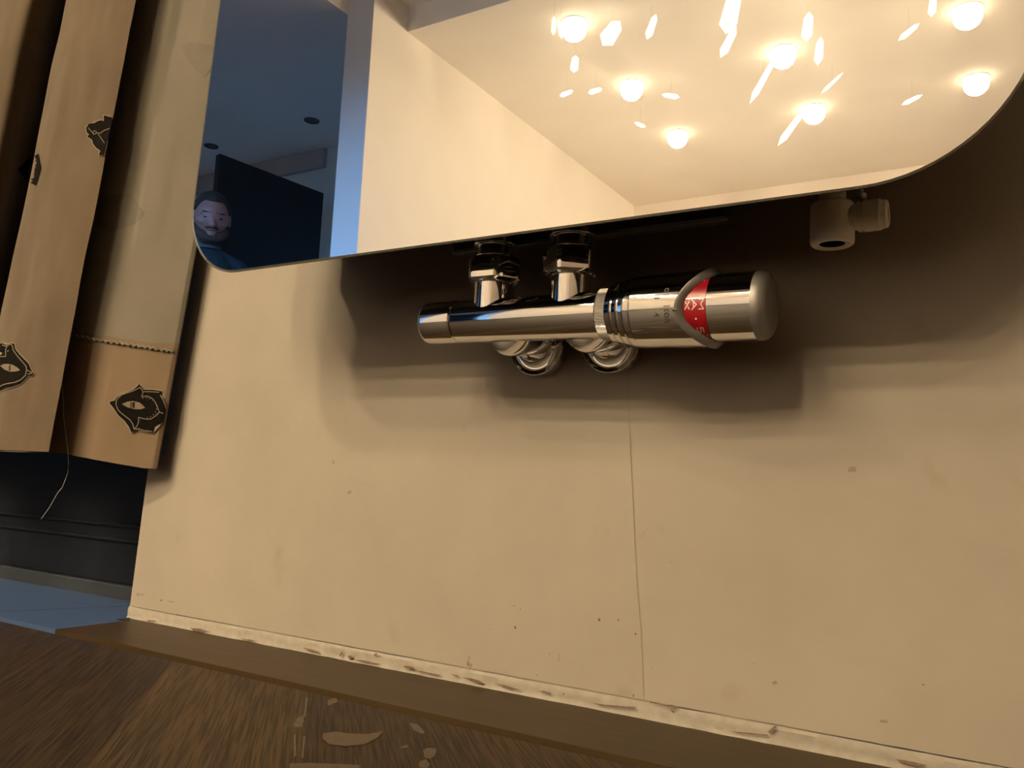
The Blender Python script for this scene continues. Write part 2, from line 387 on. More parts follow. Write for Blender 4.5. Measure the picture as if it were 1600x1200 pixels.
# smooth oak border board along the wall
bd = MB(); pL = at_z(0, 955, 0); pR = at_z(201, 946, 0)
jx = lambda y: pL.x + (pR.x - pL.x) * (y - pL.y) / (pR.y - pL.y)
bd.box((0, 0, 0), (0, 0, 0)) if False else None
def quad_prism(mb, pts, z0, z1, mi=0):
    n = len(pts); vs = [(x, y, z0) for x, y in pts] + [(x, y, z1) for x, y in pts]
    fs = [list(range(n))[::-1], [n + i for i in range(n)]] + [[i, (i + 1) % n, n + (i + 1) % n, n + i] for i in range(n)]
    mb.add(vs, fs, mi)
XW = -0.372
quad_prism(bd, [(XW, -0.0695), (XR, -0.0695), (XR, 0.0), (XW, 0.0)], -0.02, 0.0)
structure(bd, 'trim_1', [M['board']])
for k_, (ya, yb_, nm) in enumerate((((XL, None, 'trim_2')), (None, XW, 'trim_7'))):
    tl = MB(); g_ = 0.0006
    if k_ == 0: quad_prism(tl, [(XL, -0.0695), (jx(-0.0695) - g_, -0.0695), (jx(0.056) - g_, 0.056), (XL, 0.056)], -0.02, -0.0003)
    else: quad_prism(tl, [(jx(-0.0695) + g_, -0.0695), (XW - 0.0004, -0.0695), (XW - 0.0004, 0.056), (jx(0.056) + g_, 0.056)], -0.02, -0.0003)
    structure(tl, nm, [M['tile']])  # both pieces carry the blue dusk light in their colour
sl = MB(); sl.box((-4.3, 0.056, -0.02), (-0.301, 0.20, 0.0125)); structure(sl, 'trim_3', [M['sill']], bevel=0.001)
nt_ = MB(); nt_.add([at_z(180, 967.5, 0.0004), at_z(203, 970, 0.0004), at_z(203, 964.5, 0.0004)], [(0, 1, 2)]);
structure(nt_, 'trim_4', [M['groove']])

# mirror wall, its left edge slightly out of plumb, with a lighter rough filler strip at the foot
wb = MB()
e1, e0 = at_y(231, 736, 0), at_y(203, 947, 0)
ex = lambda z: e0.x + (e1.x - e0.x) * (z - e0.z) / (e1.z - e0.z)
zt, z9 = 2.56, 0.0095
def wall_x(z): return ex(min(z, 0.45))
lv = [z9, 0.12, 0.45, zt]
for a, b_ in zip(lv[:-1], lv[1:]):
    wb.add([(wall_x(a), 0, a), (XR, 0, a), (XR, 0, b_), (wall_x(b_), 0, b_)], [(0, 1, 2, 3)])
    wb.add([(wall_x(a), 0, a), (wall_x(b_), 0, b_), (wall_x(b_), 0.2, b_), (wall_x(a), 0.2, a)], [(0, 1, 2, 3)])
wb.add([(wall_x(z9), 0, z9), (XR, 0, z9), (XR, 0.2, z9), (wall_x(z9), 0.2, z9)], [(0, 3, 2, 1)])
wb.box((-0.30, 0.02, -0.05), (XR, 0.2, zt))
def pix_poly_wall(mb, pts, mi, y=-0.0003):
    vs = [at_y(u, v, y) for u, v in pts]; mb.add(vs, [list(range(len(vs)))], mi)
def pix_blob(mb, u, v, a, b_, rot, mi, seed, y=-0.0003, n=12, j=0.3):
    pix_poly_wall(mb, blob(u, v, a, b_, rot, seed, n, j), mi, y)
def pix_line(mb, pts, w, mi, y=-0.0003):
    for (a, b_) in zip(pts[:-1], pts[1:]):
        d = Vector((b_[0] - a[0], b_[1] - a[1])).normalized(); n = Vector((-d.y, d.x)) * w / 2
        pix_poly_wall(mb, [(a[0]+n.x, a[1]+n.y), (b_[0]+n.x, b_[1]+n.y), (b_[0]-n.x, b_[1]-n.y), (a[0]-n.x, a[1]-n.y)], mi, y)
# hairline crack
pix_line(wb, [(981, 585), (982.5, 640), (986, 720), (990, 800), (992, 850), (996, 920), (1001, 980), (1004, 1040), (1006, 1093)], 0.9, 3)
pix_line(wb, [(994, 845), (1003, 836), (1012, 826)], 0.8, 3)
for i, (u, v, a, b_, r, mi) in enumerate([(936, 968.5, 2.0, 2.6, 0.2, 1), (966, 968.5, 1.6, 1.3, 0, 1), (993, 990.5, 1.4, 1.8, 0.2, 1), (873, 1027, 1.0, 7, 0.0, 2),
      (1443, 1070, 1.6, 1.5, 0, 1), (805, 980.5, 1.7, 1.9, 0, 1), (859, 1022, 1.2, 1.4, 0, 2), (842, 1021, 1.2, 1, 0, 2), (765, 983, 1, 1.2, 0, 2),
      (521, 722, 1.6, 4, -0.35, 2), (546, 769, 3, 3.6, 0.2, 2), (990, 1087, 1.5, 1.9, 0.2, 1), (1020, 1045, 1.2, 1.2, 0, 2), (731, 1036, 1.1, 5, 0.15, 1),
      (735, 1040, 3.2, 4.0, 0.2, 2), (733, 1028, 1.2, 3.2, 0, 2), (839, 1055, 0.9, 1.1, 0, 1), (791, 1050, 0.8, 1.5, 0, 2), (1381, 1127, 7, 3, 0.1, 2),
      (1178, 1037, 1.3, 1.1, 0, 2), (252, 938, 1.5, 1.3, 0, 1), (268, 940, 6, 1.2, 0.1, 2), (216, 929, 3.4, 2.6, 0, 2), (222, 929, 2, 2, 0, 2), (1210, 1067, 4, 3, 0, 2),
      (1331, 733, 7, 5, 0, 2), (803, 947, 1, 1, 0, 1), (813, 951, .8, .8, 0, 1), (801, 935, .8, .8, 0, 2), (1048, 878, 1.3, 1, 0, 2), (440, 1045, 1.2, 3.4, .3, 2), (441,1041,1,1.5,0,2)]):
    pix_blob(wb, u, v, a, b_, r, mi, i)
wall_back = structure(wb, 'wall_back', [M['wall'], M['stain'], M['smudge'], M['crack']])
# filler strip (baseboard line) at the wall foot, uneven
bb = MB(); nx, nz = 900, 5
x0b, x1b = wall_x(0) , 0.62
def strip_y(x, z):
    n1 = noise.noise(Vector((x * 60, z * 260, 1.3))); n2 = noise.noise(Vector((x * 9, z * 40, 7)))
    return -0.0010 - 0.0006 * n1 - 0.0008 * n2
vs = []
for i in range(nx + 1):
    x = x0b + (x1b - x0b) * i / nx
    wob = 0.0005 * noise.noise(Vector((x * 45, 0, 3))) + 0.0006 * noise.noise(Vector((x * 12, 0, 5)))
    for j in range(nz + 1):
        z = 0.0092 * j / nz + (wob * 1.0 if j == nz else 0)
        y = strip_y(x, z) * (0.15 if j == nz else 1) - (0.0007 * (1 + noise.noise(Vector((x * 80, 2, 2)))) if j == 0 else 0)
        vs.append((x, min(y, -0.0001), z))
fs = [(i * (nz + 1) + j, (i + 1) * (nz + 1) + j, (i + 1) * (nz + 1) + j + 1, i * (nz + 1) + j + 1) for i in range(nx) for j in range(nz)]
bb.add(vs, fs, 0)
bb.box((x1b, -0.001, 0), (XR, 0.0, 0.0095), 0)
bb.add([(x0b, -0.0016, 0), (x0b, 0.2, 0), (wall_x(0.0095), 0.2, 0.0095), (wall_x(0.0095), -0.0003, 0.0095)], [(0, 1, 2, 3)], 0)
# gouges and a dark line where paint meets filler
gl = [[(737,1060),(748,1063),(757,1068),(752,1069),(742,1066),(733,1062),(722,1058)], [(775,1068),(790,1071),(803,1075),(815,1078),(800,1077),(786,1073)],
      [(838,1080),(850,1079.5),(861,1083),(860,1085),(850,1082)], [(473,1012),(485,1014),(500,1019),(495,1020),(480,1016)],
      [(543,1025),(549,1024),(551,1028),(546,1030)], [(551,1030),(570,1032),(596,1038),(590,1038),(570,1035)], [(632,1040),(642,1041),(648,1044),(640,1046),(630,1042)],
      [(641,1046),(660,1049),(690,1055),(684,1056),(660,1051)], [(1022,1099),(1040,1102),(1050,1101),(1060,1106),(1045,1105)], [(1046,1109),(1056,1112),(1052,1114)],
      [(1140,1142),(1200,1148),(1199,1150),(1150,1145)], [(1200,1143),(1210,1134),(1214,1135),(1204,1146)], [(925,1098),(945,1101),(995,1105),(990,1107),(940,1103)],
      [(297,981),(312,982),(328,987),(318,987),(300,984)], [(375,998),(390,999),(402,1002),(388,1002)], [(228,969),(240,969),(246,971),(232,971)],
      [(1400,1186),(1425,1190),(1450,1196),(1430,1197),(1405,1190)], [(879,1084),(881,1083),(882,1085),(880,1086)], [(703,1052),(718,1056),(712,1057)],
      [(1015,1096.5),(1030,1098),(1029,1100),(1016,1098)], [(530,1024),(534,1018),(536,1019),(532,1026)], [(584,1023),(588,1020),(590,1022),(585,1025)]]
for p in gl: pix_poly_wall(bb, p, 1, -0.0030)
lnpts = [(206, 947)]
for i in range(1, 60):
    u = 206 + i * 23.5; p = None
    X = at_y(u, 1000, 0).x
    # pixel row of z = 9.5 mm at this x
    lo, hi = 800.0, 1300.0
    for _ in range(30):
        mid = (lo + hi) / 2
        if at_y(u, mid, 0).z > 0.0096: lo = mid
        else: hi = mid
    lnpts.append((u, lo + 0.7 * noise.noise(Vector((u * 0.03, 0, 0)))))
pix_line(bb, lnpts, 1.0, 2, -0.0012)
structure(bb, 'baseboard_back', [M['caulk'], M['gouge'], M['crack']], smooth=True)

# glazing left of the mirror wall: dark framed sliding doors
def glazed_door(name, xa, xb):
    g = MB()
    g.box((xa, 0.062, 0.0125), (xb, 0.112, 0.137)); g.box((xa, 0.066, 2.14), (xb, 0.112, 2.26))
    g.box((xa, 0.066, 0.137), (xa + 0.08, 0.112, 2.14)); g.box((xb - 0.06, 0.066, 0.137), (xb, 0.112, 2.14))
    for z in (0.052, 0.066):
        g.box((xa, 0.0585, z), (xb, 0.062, z + 0.0035))
    o = g.build(name, M['doordark'], smooth=False, bevel=0.0012); o['kind'] = 'structure'
    p = MB(); p.box((xa + 0.08, 0.085, 0.137), (xb - 0.08, 0.093, 2.14)); p.build('glass_pane', M['glass'], o, smooth=False)
    return o
glazed_door('door_1', -1.60, -0.301); glazed_door('door_2', -2.93, -1.62); glazed_door('door_3', -4.26, -2.95)

ws = MB()
ws.box((XL - 0.1, 0.0, 2.26), (-0.2, 0.2, 2.56)); ws.box((XL - 0.1, 0.0, -0.02), (-4.26, 0.2, 2.26))
structure(ws, 'trim_5', [M['plaster']])
w = MB(); w.box((XL - 0.1, YBL, -0.02), (XL, 0.0, 2.56)); structure(w, 'wall_left', [M['plaster']])
w = MB(); w.box((XR, YB, -0.02), (XR + 0.1, 0.2, 2.56)); structure(w, 'wall_right', [simple('brown_wall', (0.20, 0.16, 0.13), 0.6, var=0.1, vscale=4)])
w = MB(); w.box((PX1, YB - 0.1, -0.02), (XR + 0.1, YB, 2.56)); structure(w, 'wall_front', [simple('beige_wall_paint', (0.64, 0.58, 0.52), 0.7, var=0.02, vscale=4)])
w = MB(); w.box((XL - 0.1, YBL - 0.1, -0.02), (PX0, YBL, 2.56)); structure(w, 'wall_front_alcove', [simple('dusk_tinted_wall_paint', (0.60, 0.74, 0.80), 0.7, var=0.02, vscale=4)])  # blue of the dusk light deepened through the paint colour
w = MB(); w.box((PX0, YB - 0.1, -0.02), (PX1, PY, 2.53)); structure(w, 'wall_partition', [M['plaster']], bevel=0.002)
w = MB()
w.box((PX1, YB, ZL), (XR, YBEAM, 2.66)); w.box((XL, YBL, ZL), (PX0, 0.0, 2.66)); w.box((PX0, YBEAM, ZU), (XR, 0.2, 2.66))
w.box((PX0, YB, ZU), (PX1, YBEAM, 2.66))
structure(w, 'ceiling', [M['ceiling']])
w = MB(); w.box((-5.6, YBL, 2.265), (-3.88, YBL + 0.035, ZL)); structure(w, 'trim_6', [simple('dusky_pelmet_paint', (0.42, 0.40, 0.42), 0.7, var=0.04, vscale=5)], bevel=0.003)

# ------------------------------------------------------------------ radiator with mirror front
def rr_outline(x0, x1, z0, z1, rl, rr, slant=0.0, n=18):
    """rounded rectangle, left edge leaning by slant per metre"""
    pts = []
    def arc(cx, cz, r, a0, a1):
        for i in range(n + 1):
            a = a0 + (a1 - a0) * i / n; pts.append([cx + r * math.cos(a), cz + r * math.sin(a)])
    arc(x0 + rl, z0 + rl, rl, PI, 1.5 * PI); arc(x1 - rr, z0 + rr, rr, 1.5 * PI, 2 * PI)
    arc(x1 - rr, z1 - rr, rr, 0, 0.5 * PI); arc(x0 + rl, z1 - rl, rl, 0.5 * PI, PI)
    for p in pts:
        k = max(0, 1 - (p[0] - x0) / (x1 - x0)); p[0] += slant * max(0, p[1] - (z0 + rl)) * k
    return pts
rad = empty('mirror_radiator', (0, 0, 0.257))
tag(rad, 'wall mounted radiator with a tall frameless rounded mirror front, above the chrome valve', 'mirror radiator')
GX0, GX1, GZ0, GZ1, YF = -0.2143, 0.2690, 0.2498, 1.45, -0.103
out = rr_outline(GX0, GX1, GZ0, GZ1, 0.048, 0.065, 0.055)
def inset(pts, d):
    n = len(pts); res = []
    for i in range(n):
        a, b_ = Vector(pts[i - 1]), Vector(pts[(i + 1) % n]); t = (b_ - a)
        t = t.normalized() if t.length > 1e-9 else Vector((1, 0)); nrm = Vector((-t.y, t.x))
        dd = d if d != 'bevel' else 0.0008 + 0.0016 * max(0.0, min(1.0, (GX0 + 0.055 - pts[i][0]) / 0.05))
        res.append([pts[i][0] + nrm.x * dd, pts[i][1] + nrm.y * dd])
    return res
def clean(pts):
    r = []
    for p in pts:
        if not r or (Vector(p) - Vector(r[-1])).length > 1e-5: r.append(p)
    return r
out = clean(out); inn = inset(out, 'bevel')
g = MB(); n = len(out)
g.add([(p[0], YF, p[1]) for p in inn], [list(range(n))], 0)
mg = g.build('mirror_glass', M['mirror'], rad, smooth=False)
mg.location = (0, 0, -0.257)
e = MB()
rings = [[(p[0], YF, p[1]) for p in inn], [(p[0], YF + 0.0009, p[1]) for p in out], [(p[0], YF + 0.0018, p[1]) for p in out],
         [(p[0], YF + 0.0021, p[1]) for p in inset(out, 0.0006)]]
for a, b_ in zip(rings[:-1], rings[1:]):
    e.add(a + b_, [(i, (i + 1) % n, n + (i + 1) % n, n + i) for i in range(n)], 0 if a is rings[0] else 1)
ed = e.build('bevelled_edge', [M['edge'], M['edgeside']], rad, smooth=True, angle=50); ed.location = (0, 0, -0.257)
ed['label'] = 'bright bevelled glass edge'
e = MB(); o2 = inset(out, 0.0070)
e.add([(p[0], YF + 0.0022, p[1]) for p in o2] + [(p[0], YF + 0.0105, p[1]) for p in o2],
      [list(range(n)), [n + i for i in range(n)][::-1]] + [(i, (i + 1) % n, n + (i + 1) % n, n + i) for i in range(n)], 0)
bp_ = e.build('backing_panel', M['casing'], rad, smooth=False); bp_.location = (0, 0, -0.257)
e = MB(); e.box((-0.19, YF + 0.0105, 0.285), (0.222, -0.028, 1.46)); e.box((-0.045, -0.040, 0.2650), (0.1308, -0.030, 0.290))
hp = e.build('heating_panel', M['casing'], rad, smooth=False, bevel=0.002); hp.location = (0, 0, -0.257)
for (bx, bz) in ((-0.15, 0.40), (0.18, 0.40), (-0.15, 1.35), (0.18, 1.35)):
    e = MB(); e.box((bx - 0.02, -0.03, bz - 0.02), (bx + 0.02, 0.0, bz + 0.02))
    br = e.build('wall_bracket', M['casing'], rad, smooth=False); br.location = (0, 0, -0.257)


# ------------------------------------------------------------------ chrome valve
VY, VZ = -0.055, 0.2174
valve = empty('radiator_valve', (0.05, VY, 0.19))
tag(valve, 'polished chrome radiator valve with red dial band, plumbed into the wall below the mirror', 'valve')
VT = T(0, VY, VZ) @ Matrix.Rotation(math.radians(0.95), 4, 'Y') @ AX
def vpart(mb, name, mats, parent=valve, **k):
    o = mb.build(name, mats, None, **k)
    o.parent = parent
    o.matrix_parent_inverse = parent.matrix_world.inverted() if parent.matrix_world != Matrix() else Matrix.Translation(-valve.location)
    return o
bpy.context.view_layer.update()
RB = 0.0125
m = MB()
prof = [(-0.0235, 0), (-0.0235, RB - 0.0008), (-0.0230, RB - 0.0001), (-0.0226, RB), (0.0690, RB + 0.0004), (0.0698, RB + 0.0004), (0.0698, 0.0)]
m.lathe(prof, VT, 96)
body = vpart(m, 'valve_body', M['chrome'], angle=30)
m = MB(); m.lathe([(-0.0243, RB - 0.0012), (-0.0233, RB - 0.0012)], VT, 64); vpart(m, 'joint_gap', M['steeldark'])
m = MB(); R_ = 0.0036
prof = [(-0.0478, 0), (-0.0478, RB - R_ - 0.001)] + [(-0.0478 + R_ * (1 - math.sin(a)), RB - R_ + R_ * math.cos(a)) for a in [PI / 2 * (1 - i / 8) for i in range(9)]] + [(-0.0247, RB), (-0.0241, RB - 0.0007), (-0.0241, 0)]
m.lathe(prof, VT, 96); vpart(m, 'end_cap', M['chrome'], angle=30)
NX = (-0.0015, 0.0485)
for nx_ in NX:
    base = T(nx_, VY, 0)
    m = MB(); zb = VZ + 0.004
    pr = [(zb, 0.0114), (0.2400, 0.0114)]
    m.lathe(pr, base, 64); vpart(m, 'neck', M['chrome'], angle=40)
    m = MB(); rot = math.radians(3 if nx_ < 0.02 else -27)
    def hexr(a, t, rot=rot):
        s = (a - rot) % (PI / 3) - PI / 6; return 1.0 / math.cos(s)
    pr = [(0.2380, 0.0100), (0.2380, 0.0124), (0.2386, 0.0136), (0.2400, 0.0145), (0.2430, 0.01475), (0.2500, 0.01475), (0.2526, 0.0142), (0.2535, 0.0130), (0.2536, 0.0090)]
    hexn = 96
    def hr(a, t, rot=rot):
        h = hexr(a, t)
        k = 1.0 if 0.2395 < t < 0.2515 else 0.35
        return min(1 + (h - 1) * k, 1.125)
    m.lathe(pr, base, hexn, rfun=hr)
    vpart(m, 'union_nut', M['chrome'], angle=25)
    m = MB(); m.lathe([(0.2530, 0.0104), (0.2600, 0.0104), (0.2604, 0.0126), (0.2608, 0.0130), (0.2638, 0.0130), (0.2642, 0.0126), (0.2643, 0.009), (0.2849, 0.009)], base, 64)
    vpart(m, 'connector_collar', M['chrome'], angle=35)
    # outlet to the wall
    wx = nx_ + 0.0020
    oy = T(wx + 0.0022, 0, VZ - 0.0045) @ AY
    m = MB(); m.lathe([(0.052, 0.0090), (0.0500, 0.0122), (0.0440, 0.0125), (0.0425, 0.0136), (0.0412, 0.0142), (0.0385, 0.0142), (0.0375, 0.0137), (0.0365, 0.0128),
                       (0.0290, 0.0122), (0.0280, 0.0112), (0.0215, 0.0110), (0.0205, 0.0100), (0.004, 0.0100)], oy, 64)
    vpart(m, 'wall_outlet', M['chrome'], angle=35)
    oy2 = T(wx + 0.0006, 0, VZ - 0.0070) @ AY
    m = MB(); m.lathe([(0.0002, 0.0188), (0.0078, 0.0188), (0.0085, 0.0185), (0.0088, 0.0181), (0.0086, 0.0177), (0.0080, 0.0168), (0.0077, 0.0150), (0.0079, 0.0125), (0.0090, 0.0108), (0.0100, 0.0100)], oy2, 96)
    vpart(m, 'wall_rosette', M['chrome'], angle=35)
# thermostatic head
m = MB(); kn = 120
m.lathe([(0.0692, 0.0128), (0.0693, 0.0139), (0.0697, 0.0142), (0.0752, 0.0142), (0.0756, 0.0139), (0.0757, 0.0120)], VT, kn * 2,
        rfun=lambda a, t: 1 - (0.030 if (int(round(a / (2 * PI) * kn * 2)) % 2) else 0) if 0.0695 < t < 0.0754 else 1)
vpart(m, 'knurled_ring', M['chrome'], angle=10)
m = MB()
pr = [(0.0756, 0.0100), (0.0756, 0.0150), (0.0762, 0.0158), (0.0788, 0.0164), (0.0793, 0.0154), (0.0801, 0.0154), (0.0806, 0.0168), (0.0827, 0.0173), (0.0832, 0.0162), (0.0840, 0.0162),
      (0.0845, 0.0177), (0.0866, 0.0181), (0.0871, 0.0170), (0.0879, 0.0170), (0.0884, 0.0184), (0.0905, 0.0186), (0.0909, 0.0183), (0.0914, 0.0186)]
m.lathe(pr, VT, 96); vpart(m, 'ribbed_collar', M['chrome'], angle=28)
# sleeve with a scooped end around the dial
RS, RL_ = 0.0187, 0.0198
def th_of(a):                              # angle 0 faces the room (-y), pi/2 faces up
    return a
TH0 = math.radians(-12)
def scoop(th):
    d = abs((th - TH0 + PI) % (2 * PI) - PI)
    return 0.1160 + 0.0135 * (math.sin(d) ** 2 if d < PI / 2 else 1.0)
def cyl(x, r, th):                         # point on the valve axis frame
    return VT @ Vector((-r * math.cos(th), r * math.sin(th), x))
NS = 160
def swept(mb, prof_fn, steps, mi=0):
    b = len(mb.v)
    for j in range(steps + 1):
        for i in range(NS):
            th = 2 * PI * i / NS; x, r = prof_fn(j / steps, th); mb.v.append(cyl(x, r, th))
    for j in range(steps):
        for i in range(NS):
            k = (i + 1) % NS
            mb.f.append([b + j * NS + i, b + j * NS + k, b + (j + 1) * NS + k, b + (j + 1) * NS + i]); mb.m.append(mi)
m = MB(); swept(m, lambda s, th: (0.0914 + (scoop(th) - 0.0006 - 0.0914) * s, RS + 0.0009 * s), 14)
vpart(m, 'head_sleeve', M['chrome'], angle=40)
m = MB()
rim = [(-0.0012, RS + 0.0007), (-0.0006, RL_ + 0.0002), (-0.0001, RL_ + 0.0001), (0.0012, 0.0189), (0.0026, 0.0174), (0.0027, 0.0165)]
def rimf(s, th):
    k = min(int(s * 5 + 1e-6), 4); f_ = s * 5 - k; a, b_ = rim[k], rim[k + 1]
    return scoop(th) + a[0] + (b_[0] - a[0]) * f_, a[1] + (b_[1] - a[1]) * f_
swept(m, rimf, 5); 
rm = vpart(m, 'scooped_rim', M['rim'], angle=35); rm['label'] = 'satin grey scooped rim'
m = MB()                                   # small pointer in the middle of the rim
m.add([cyl(0.1140, RL_ - 0.0006, TH0 + 0.10), cyl(0.1172, RL_ + 0.0004, TH0), cyl(0.1140, RL_ - 0.0006, TH0 - 0.05), cyl(0.1150, RL_ + 0.0008, TH0 + 0.01)], [(0, 1, 3), (1, 2, 3), (0, 3, 2)])
vpart(m, 'pointer_mark', M['rim'], smooth=False)
m = MB(); m.lathe([(0.1050, 0.0168), (0.1299, 0.0168)], VT, 96)
dial = vpart(m, 'dial_band', M['red']); dial['label'] = 'red dial band with MAX and 5'
m = MB(); RH = 0.0168
m.lathe([(0.1299, RH - 0.0002), (0.1301, RH + 0.0001), (0.1508, RH)], VT, 96)
vpart(m, 'handle', M['chrome'])
m = MB(); R_ = 0.0052; xe = 0.1572
pr = [(0.1508, RH)] + [(xe - R_ + R_ * math.sin(a) , RH - R_ * 1.0 + R_ * math.cos(a)) for a in [PI / 2 * i / 12 for i in range(13)]]
pr += [(xe + 0.0010, 0.006), (xe + 0.0013, 0)]
m.lathe(pr, VT, 96); hd = vpart(m, 'handle_end', M['rim'], angle=50); hd['label'] = 'satin domed end'
# lettering wrapped on the cylinder; letters stand with their tops toward the handle end
def glyph(ch, size):
    c = bpy.data.curves.new('glyph', 'FONT'); c.body = ch; c.size = size; c.align_x = 'CENTER'; c.align_y = 'CENTER'
    c.offset = size * 0.012
    o = bpy.data.objects.new('glyph', c); COL.objects.link(o)
    bpy.context.view_layer.update()
    me = bpy.data.meshes.new_from_object(o.evaluated_get(bpy.context.evaluated_depsgraph_get()))
    vs = [v.co.copy() for v in me.vertices]; fs = [list(p.vertices) for p in me.polygons]
    bpy.data.objects.remove(o); bpy.data.curves.remove(c); bpy.data.meshes.remove(me)
    if vs:
        cx = (min(v.x for v in vs) + max(v.x for v in vs)) / 2; cy = (min(v.y for v in vs) + max(v.y for v in vs)) / 2
        vs = [Vector((v.x - cx, v.y - cy, 0)) for v in vs]
    return vs, fs
STROKES = {'M': [[(-.5, -.5), (-.5, .5), (0, -.1), (.5, .5), (.5, -.5)]], 'A': [[(-.5, -.5), (0, .5), (.5, -.5)], [(-.32, -.12), (.32, -.12)]], 'X': [[(-.45, -.5), (.45, .5)], [(-.45, .5), (.45, -.5)]],
           '5': [[(.4, .5), (-.35, .5), (-.4, .06), (.05, .12), (.35, -.02), (.42, -.25), (.25, -.46), (-.1, -.5), (-.42, -.38)]], "''": [[(-.3, .5), (-.3, -.3)], [(.3, .5), (.3, -.3)]]}
def stroke_glyph(ch, w, h, t):
    vs, fs = [], []
    for pl in STROKES[ch]:
        for a, b_ in zip(pl[:-1], pl[1:]):
            A_, B_ = Vector((a[0] * w, a[1] * h)), Vector((b_[0] * w, b_[1] * h)); d = (B_ - A_).normalized(); n_ = Vector((-d.y, d.x)) * t / 2
            A_ = A_ - d * t * 0.3; B_ = B_ + d * t * 0.3; k = len(vs)
            vs += [Vector((p.x, p.y, 0)) for p in (A_ + n_, B_ + n_, B_ - n_, A_ - n_)]; fs.append([k, k + 1, k + 2, k + 3])
    return vs, fs
def cyl_hit(u, v, r):
    """axis position and angle where the line of sight meets the cylinder of radius r"""
    inv = VT.inverted(); o = inv @ CAM; d = (inv.to_3x3() @ ray(u, v))
    a = d.x * d.x + d.y * d.y; b_ = 2 * (o.x * d.x + o.y * d.y); c = o.x * o.x + o.y * o.y - r * r
    t = (-b_ - math.sqrt(max(0, b_ * b_ - 4 * a * c))) / (2 * a); p = o + d * t
    return p.z, math.atan2(p.y, -p.x)
def letters(items, r, mat, name, parent):
    mb = MB()
    for ch, u, v, size, sx in items:
        x, th = cyl_hit(u, v, r); vs, fs = stroke_glyph(ch, size * sx, size, 0.00038) if ch in STROKES else glyph(ch, size)
        if r > 0.018: r = RS + 0.0009 * (x - 0.0914) / 0.024 + 0.00008
        mb.add([cyl(x + p.y, r + 0.00012, th - p.x * sx / r) for p in vs], fs)
    return vpart(mb, name, mat, parent, smooth=False)
def sub(parent, fn):
    o = fn(); return o
letters([('M', 1095.5, 475, 0.0024, 1.4), ('A', 1084.5, 476, 0.0024, 1.4), ('X', 1073.5, 477, 0.0022, 1.4), ('5', 1094.5, 515.5, 0.0030, 1.1), ("''", 1098.5, 437, 0.0024, 1.2)], 0.0168, M['dialprint'], 'dial_lettering', valve)
xq, tq = cyl_hit(1087.5, 498, 0.0168)
m = MB(); m.add([cyl(xq + 0.0005 * math.cos(a), 0.01695, tq + 0.0005 * math.sin(a) / 0.0168) for a in [2 * PI * i / 12 for i in range(12)]], [list(range(12))])
vpart(m, 'dial_dot', M['dialprint'], smooth=False)
letters([('n', 1042.5, 500.5, 0.0050, 1.0), ('o', 1041.5, 492.5, 0.0050, 1.0), ('t', 1041.5, 484.8, 0.0046, 1.0), ('l', 1041.5, 478.5, 0.0044, 1.0), ('o', 1042, 453.5, 0.0050, 1.0),
         ('4', 1026, 492, 0.0040, 1.0), ('1', 1026, 466, 0.0036, 1.0)], RS + 0.0003, M['bodyprint'], 'sleeve_lettering', valve)

# ------------------------------------------------------------------ white plastic elbow under the mirror
elb = empty('pipe_elbow', (0.1815, -0.040, 0.247))
tag(elb, 'small white plastic T-shaped pipe elbow under the right end of the mirror', 'pipe fitting')
EC = at_y(1302, 345, -0.040)
m = MB(); R = 0.0102; bz = T(EC.x - 0.0005, EC.y, 0)
z0_, z1_ = EC.z - 0.0118, EC.z + 0.0085
m.lathe([(z0_ + 0.010, 0.0055), (z0_ + 0.0003, 0.0058), (z0_, 0.0064), (z0_ - 0.0004, R - 0.0012), (z0_ + 0.0004, R - 0.0003), (z0_ + 0.002, R), (z1_ - 0.001, R - 0.0002), (z1_, R - 0.0012), (z1_ + 0.0002, 0.0062), (z1_ + 0.03, 0.0062)], bz, 48)
eb = vpart(m, 'elbow_body', M['nylon'], elb, angle=40)
for q in (eb,): q.matrix_parent_inverse = Matrix.Translation(-Vector(elb.location))
m = MB(); m.lathe([(z0_ + 0.0004, 0.0001), (z0_ + 0.0004, 0.0062)], bz, 32)
m.add([], [])
hole = m.build('bore', M['gouge'], None); hole.parent = elb; hole.matrix_parent_inverse = Matrix.Translation(-Vector(elb.location))
m = MB(); sm = T(EC.x - 0.0005, EC.y, EC.z + 0.0004) @ AX
m.lathe([(0.006, 0.0062), (0.0112, 0.0062), (0.0118, 0.0071), (0.0133, 0.0073), (0.0135, 0.0066), (0.0142, 0.0066), (0.0144, 0.0074), (0.0215, 0.0074), (0.0222, 0.0069), (0.0244, 0.0066), (0.0250, 0.0058), (0.0250, 0.0034), (0.0200, 0.0032)], sm, 48)
sp = m.build('side_spout', M['nylon'], None, angle=35); sp.parent = elb; sp.matrix_parent_inverse = Matrix.Translation(-Vector(elb.location))
m = MB(); m.lathe([(0.0205, 0.0001), (0.0206, 0.0040)], sm, 32)
sh = m.build('spout_bore', M['gouge'], None); sh.parent = elb; sh.matrix_parent_inverse = Matrix.Translation(-Vector(elb.location))
m = MB(); CC = at_y(1344, 304, -0.030)
m.lathe([(-0.006, 0.0012), (-0.0045, 0.0030), (-0.003, 0.0030), (-0.002, 0.0016), (0.002, 0.0016), (0.003, 0.0032), (0.006, 0.0034)], T(CC.x, CC.y, CC.z + 0.003), 20)
m.box((EC.x - 0.010, -0.040, 0.2640), (CC.x + 0.004, -0.028, 0.2670))
ck = m.build('bleed_screw', M['satin'], None); ck.parent = elb; ck.matrix_parent_inverse = Matrix.Translation(-Vector(elb.location))
ck['label'] = 'grey metal bleed screw'

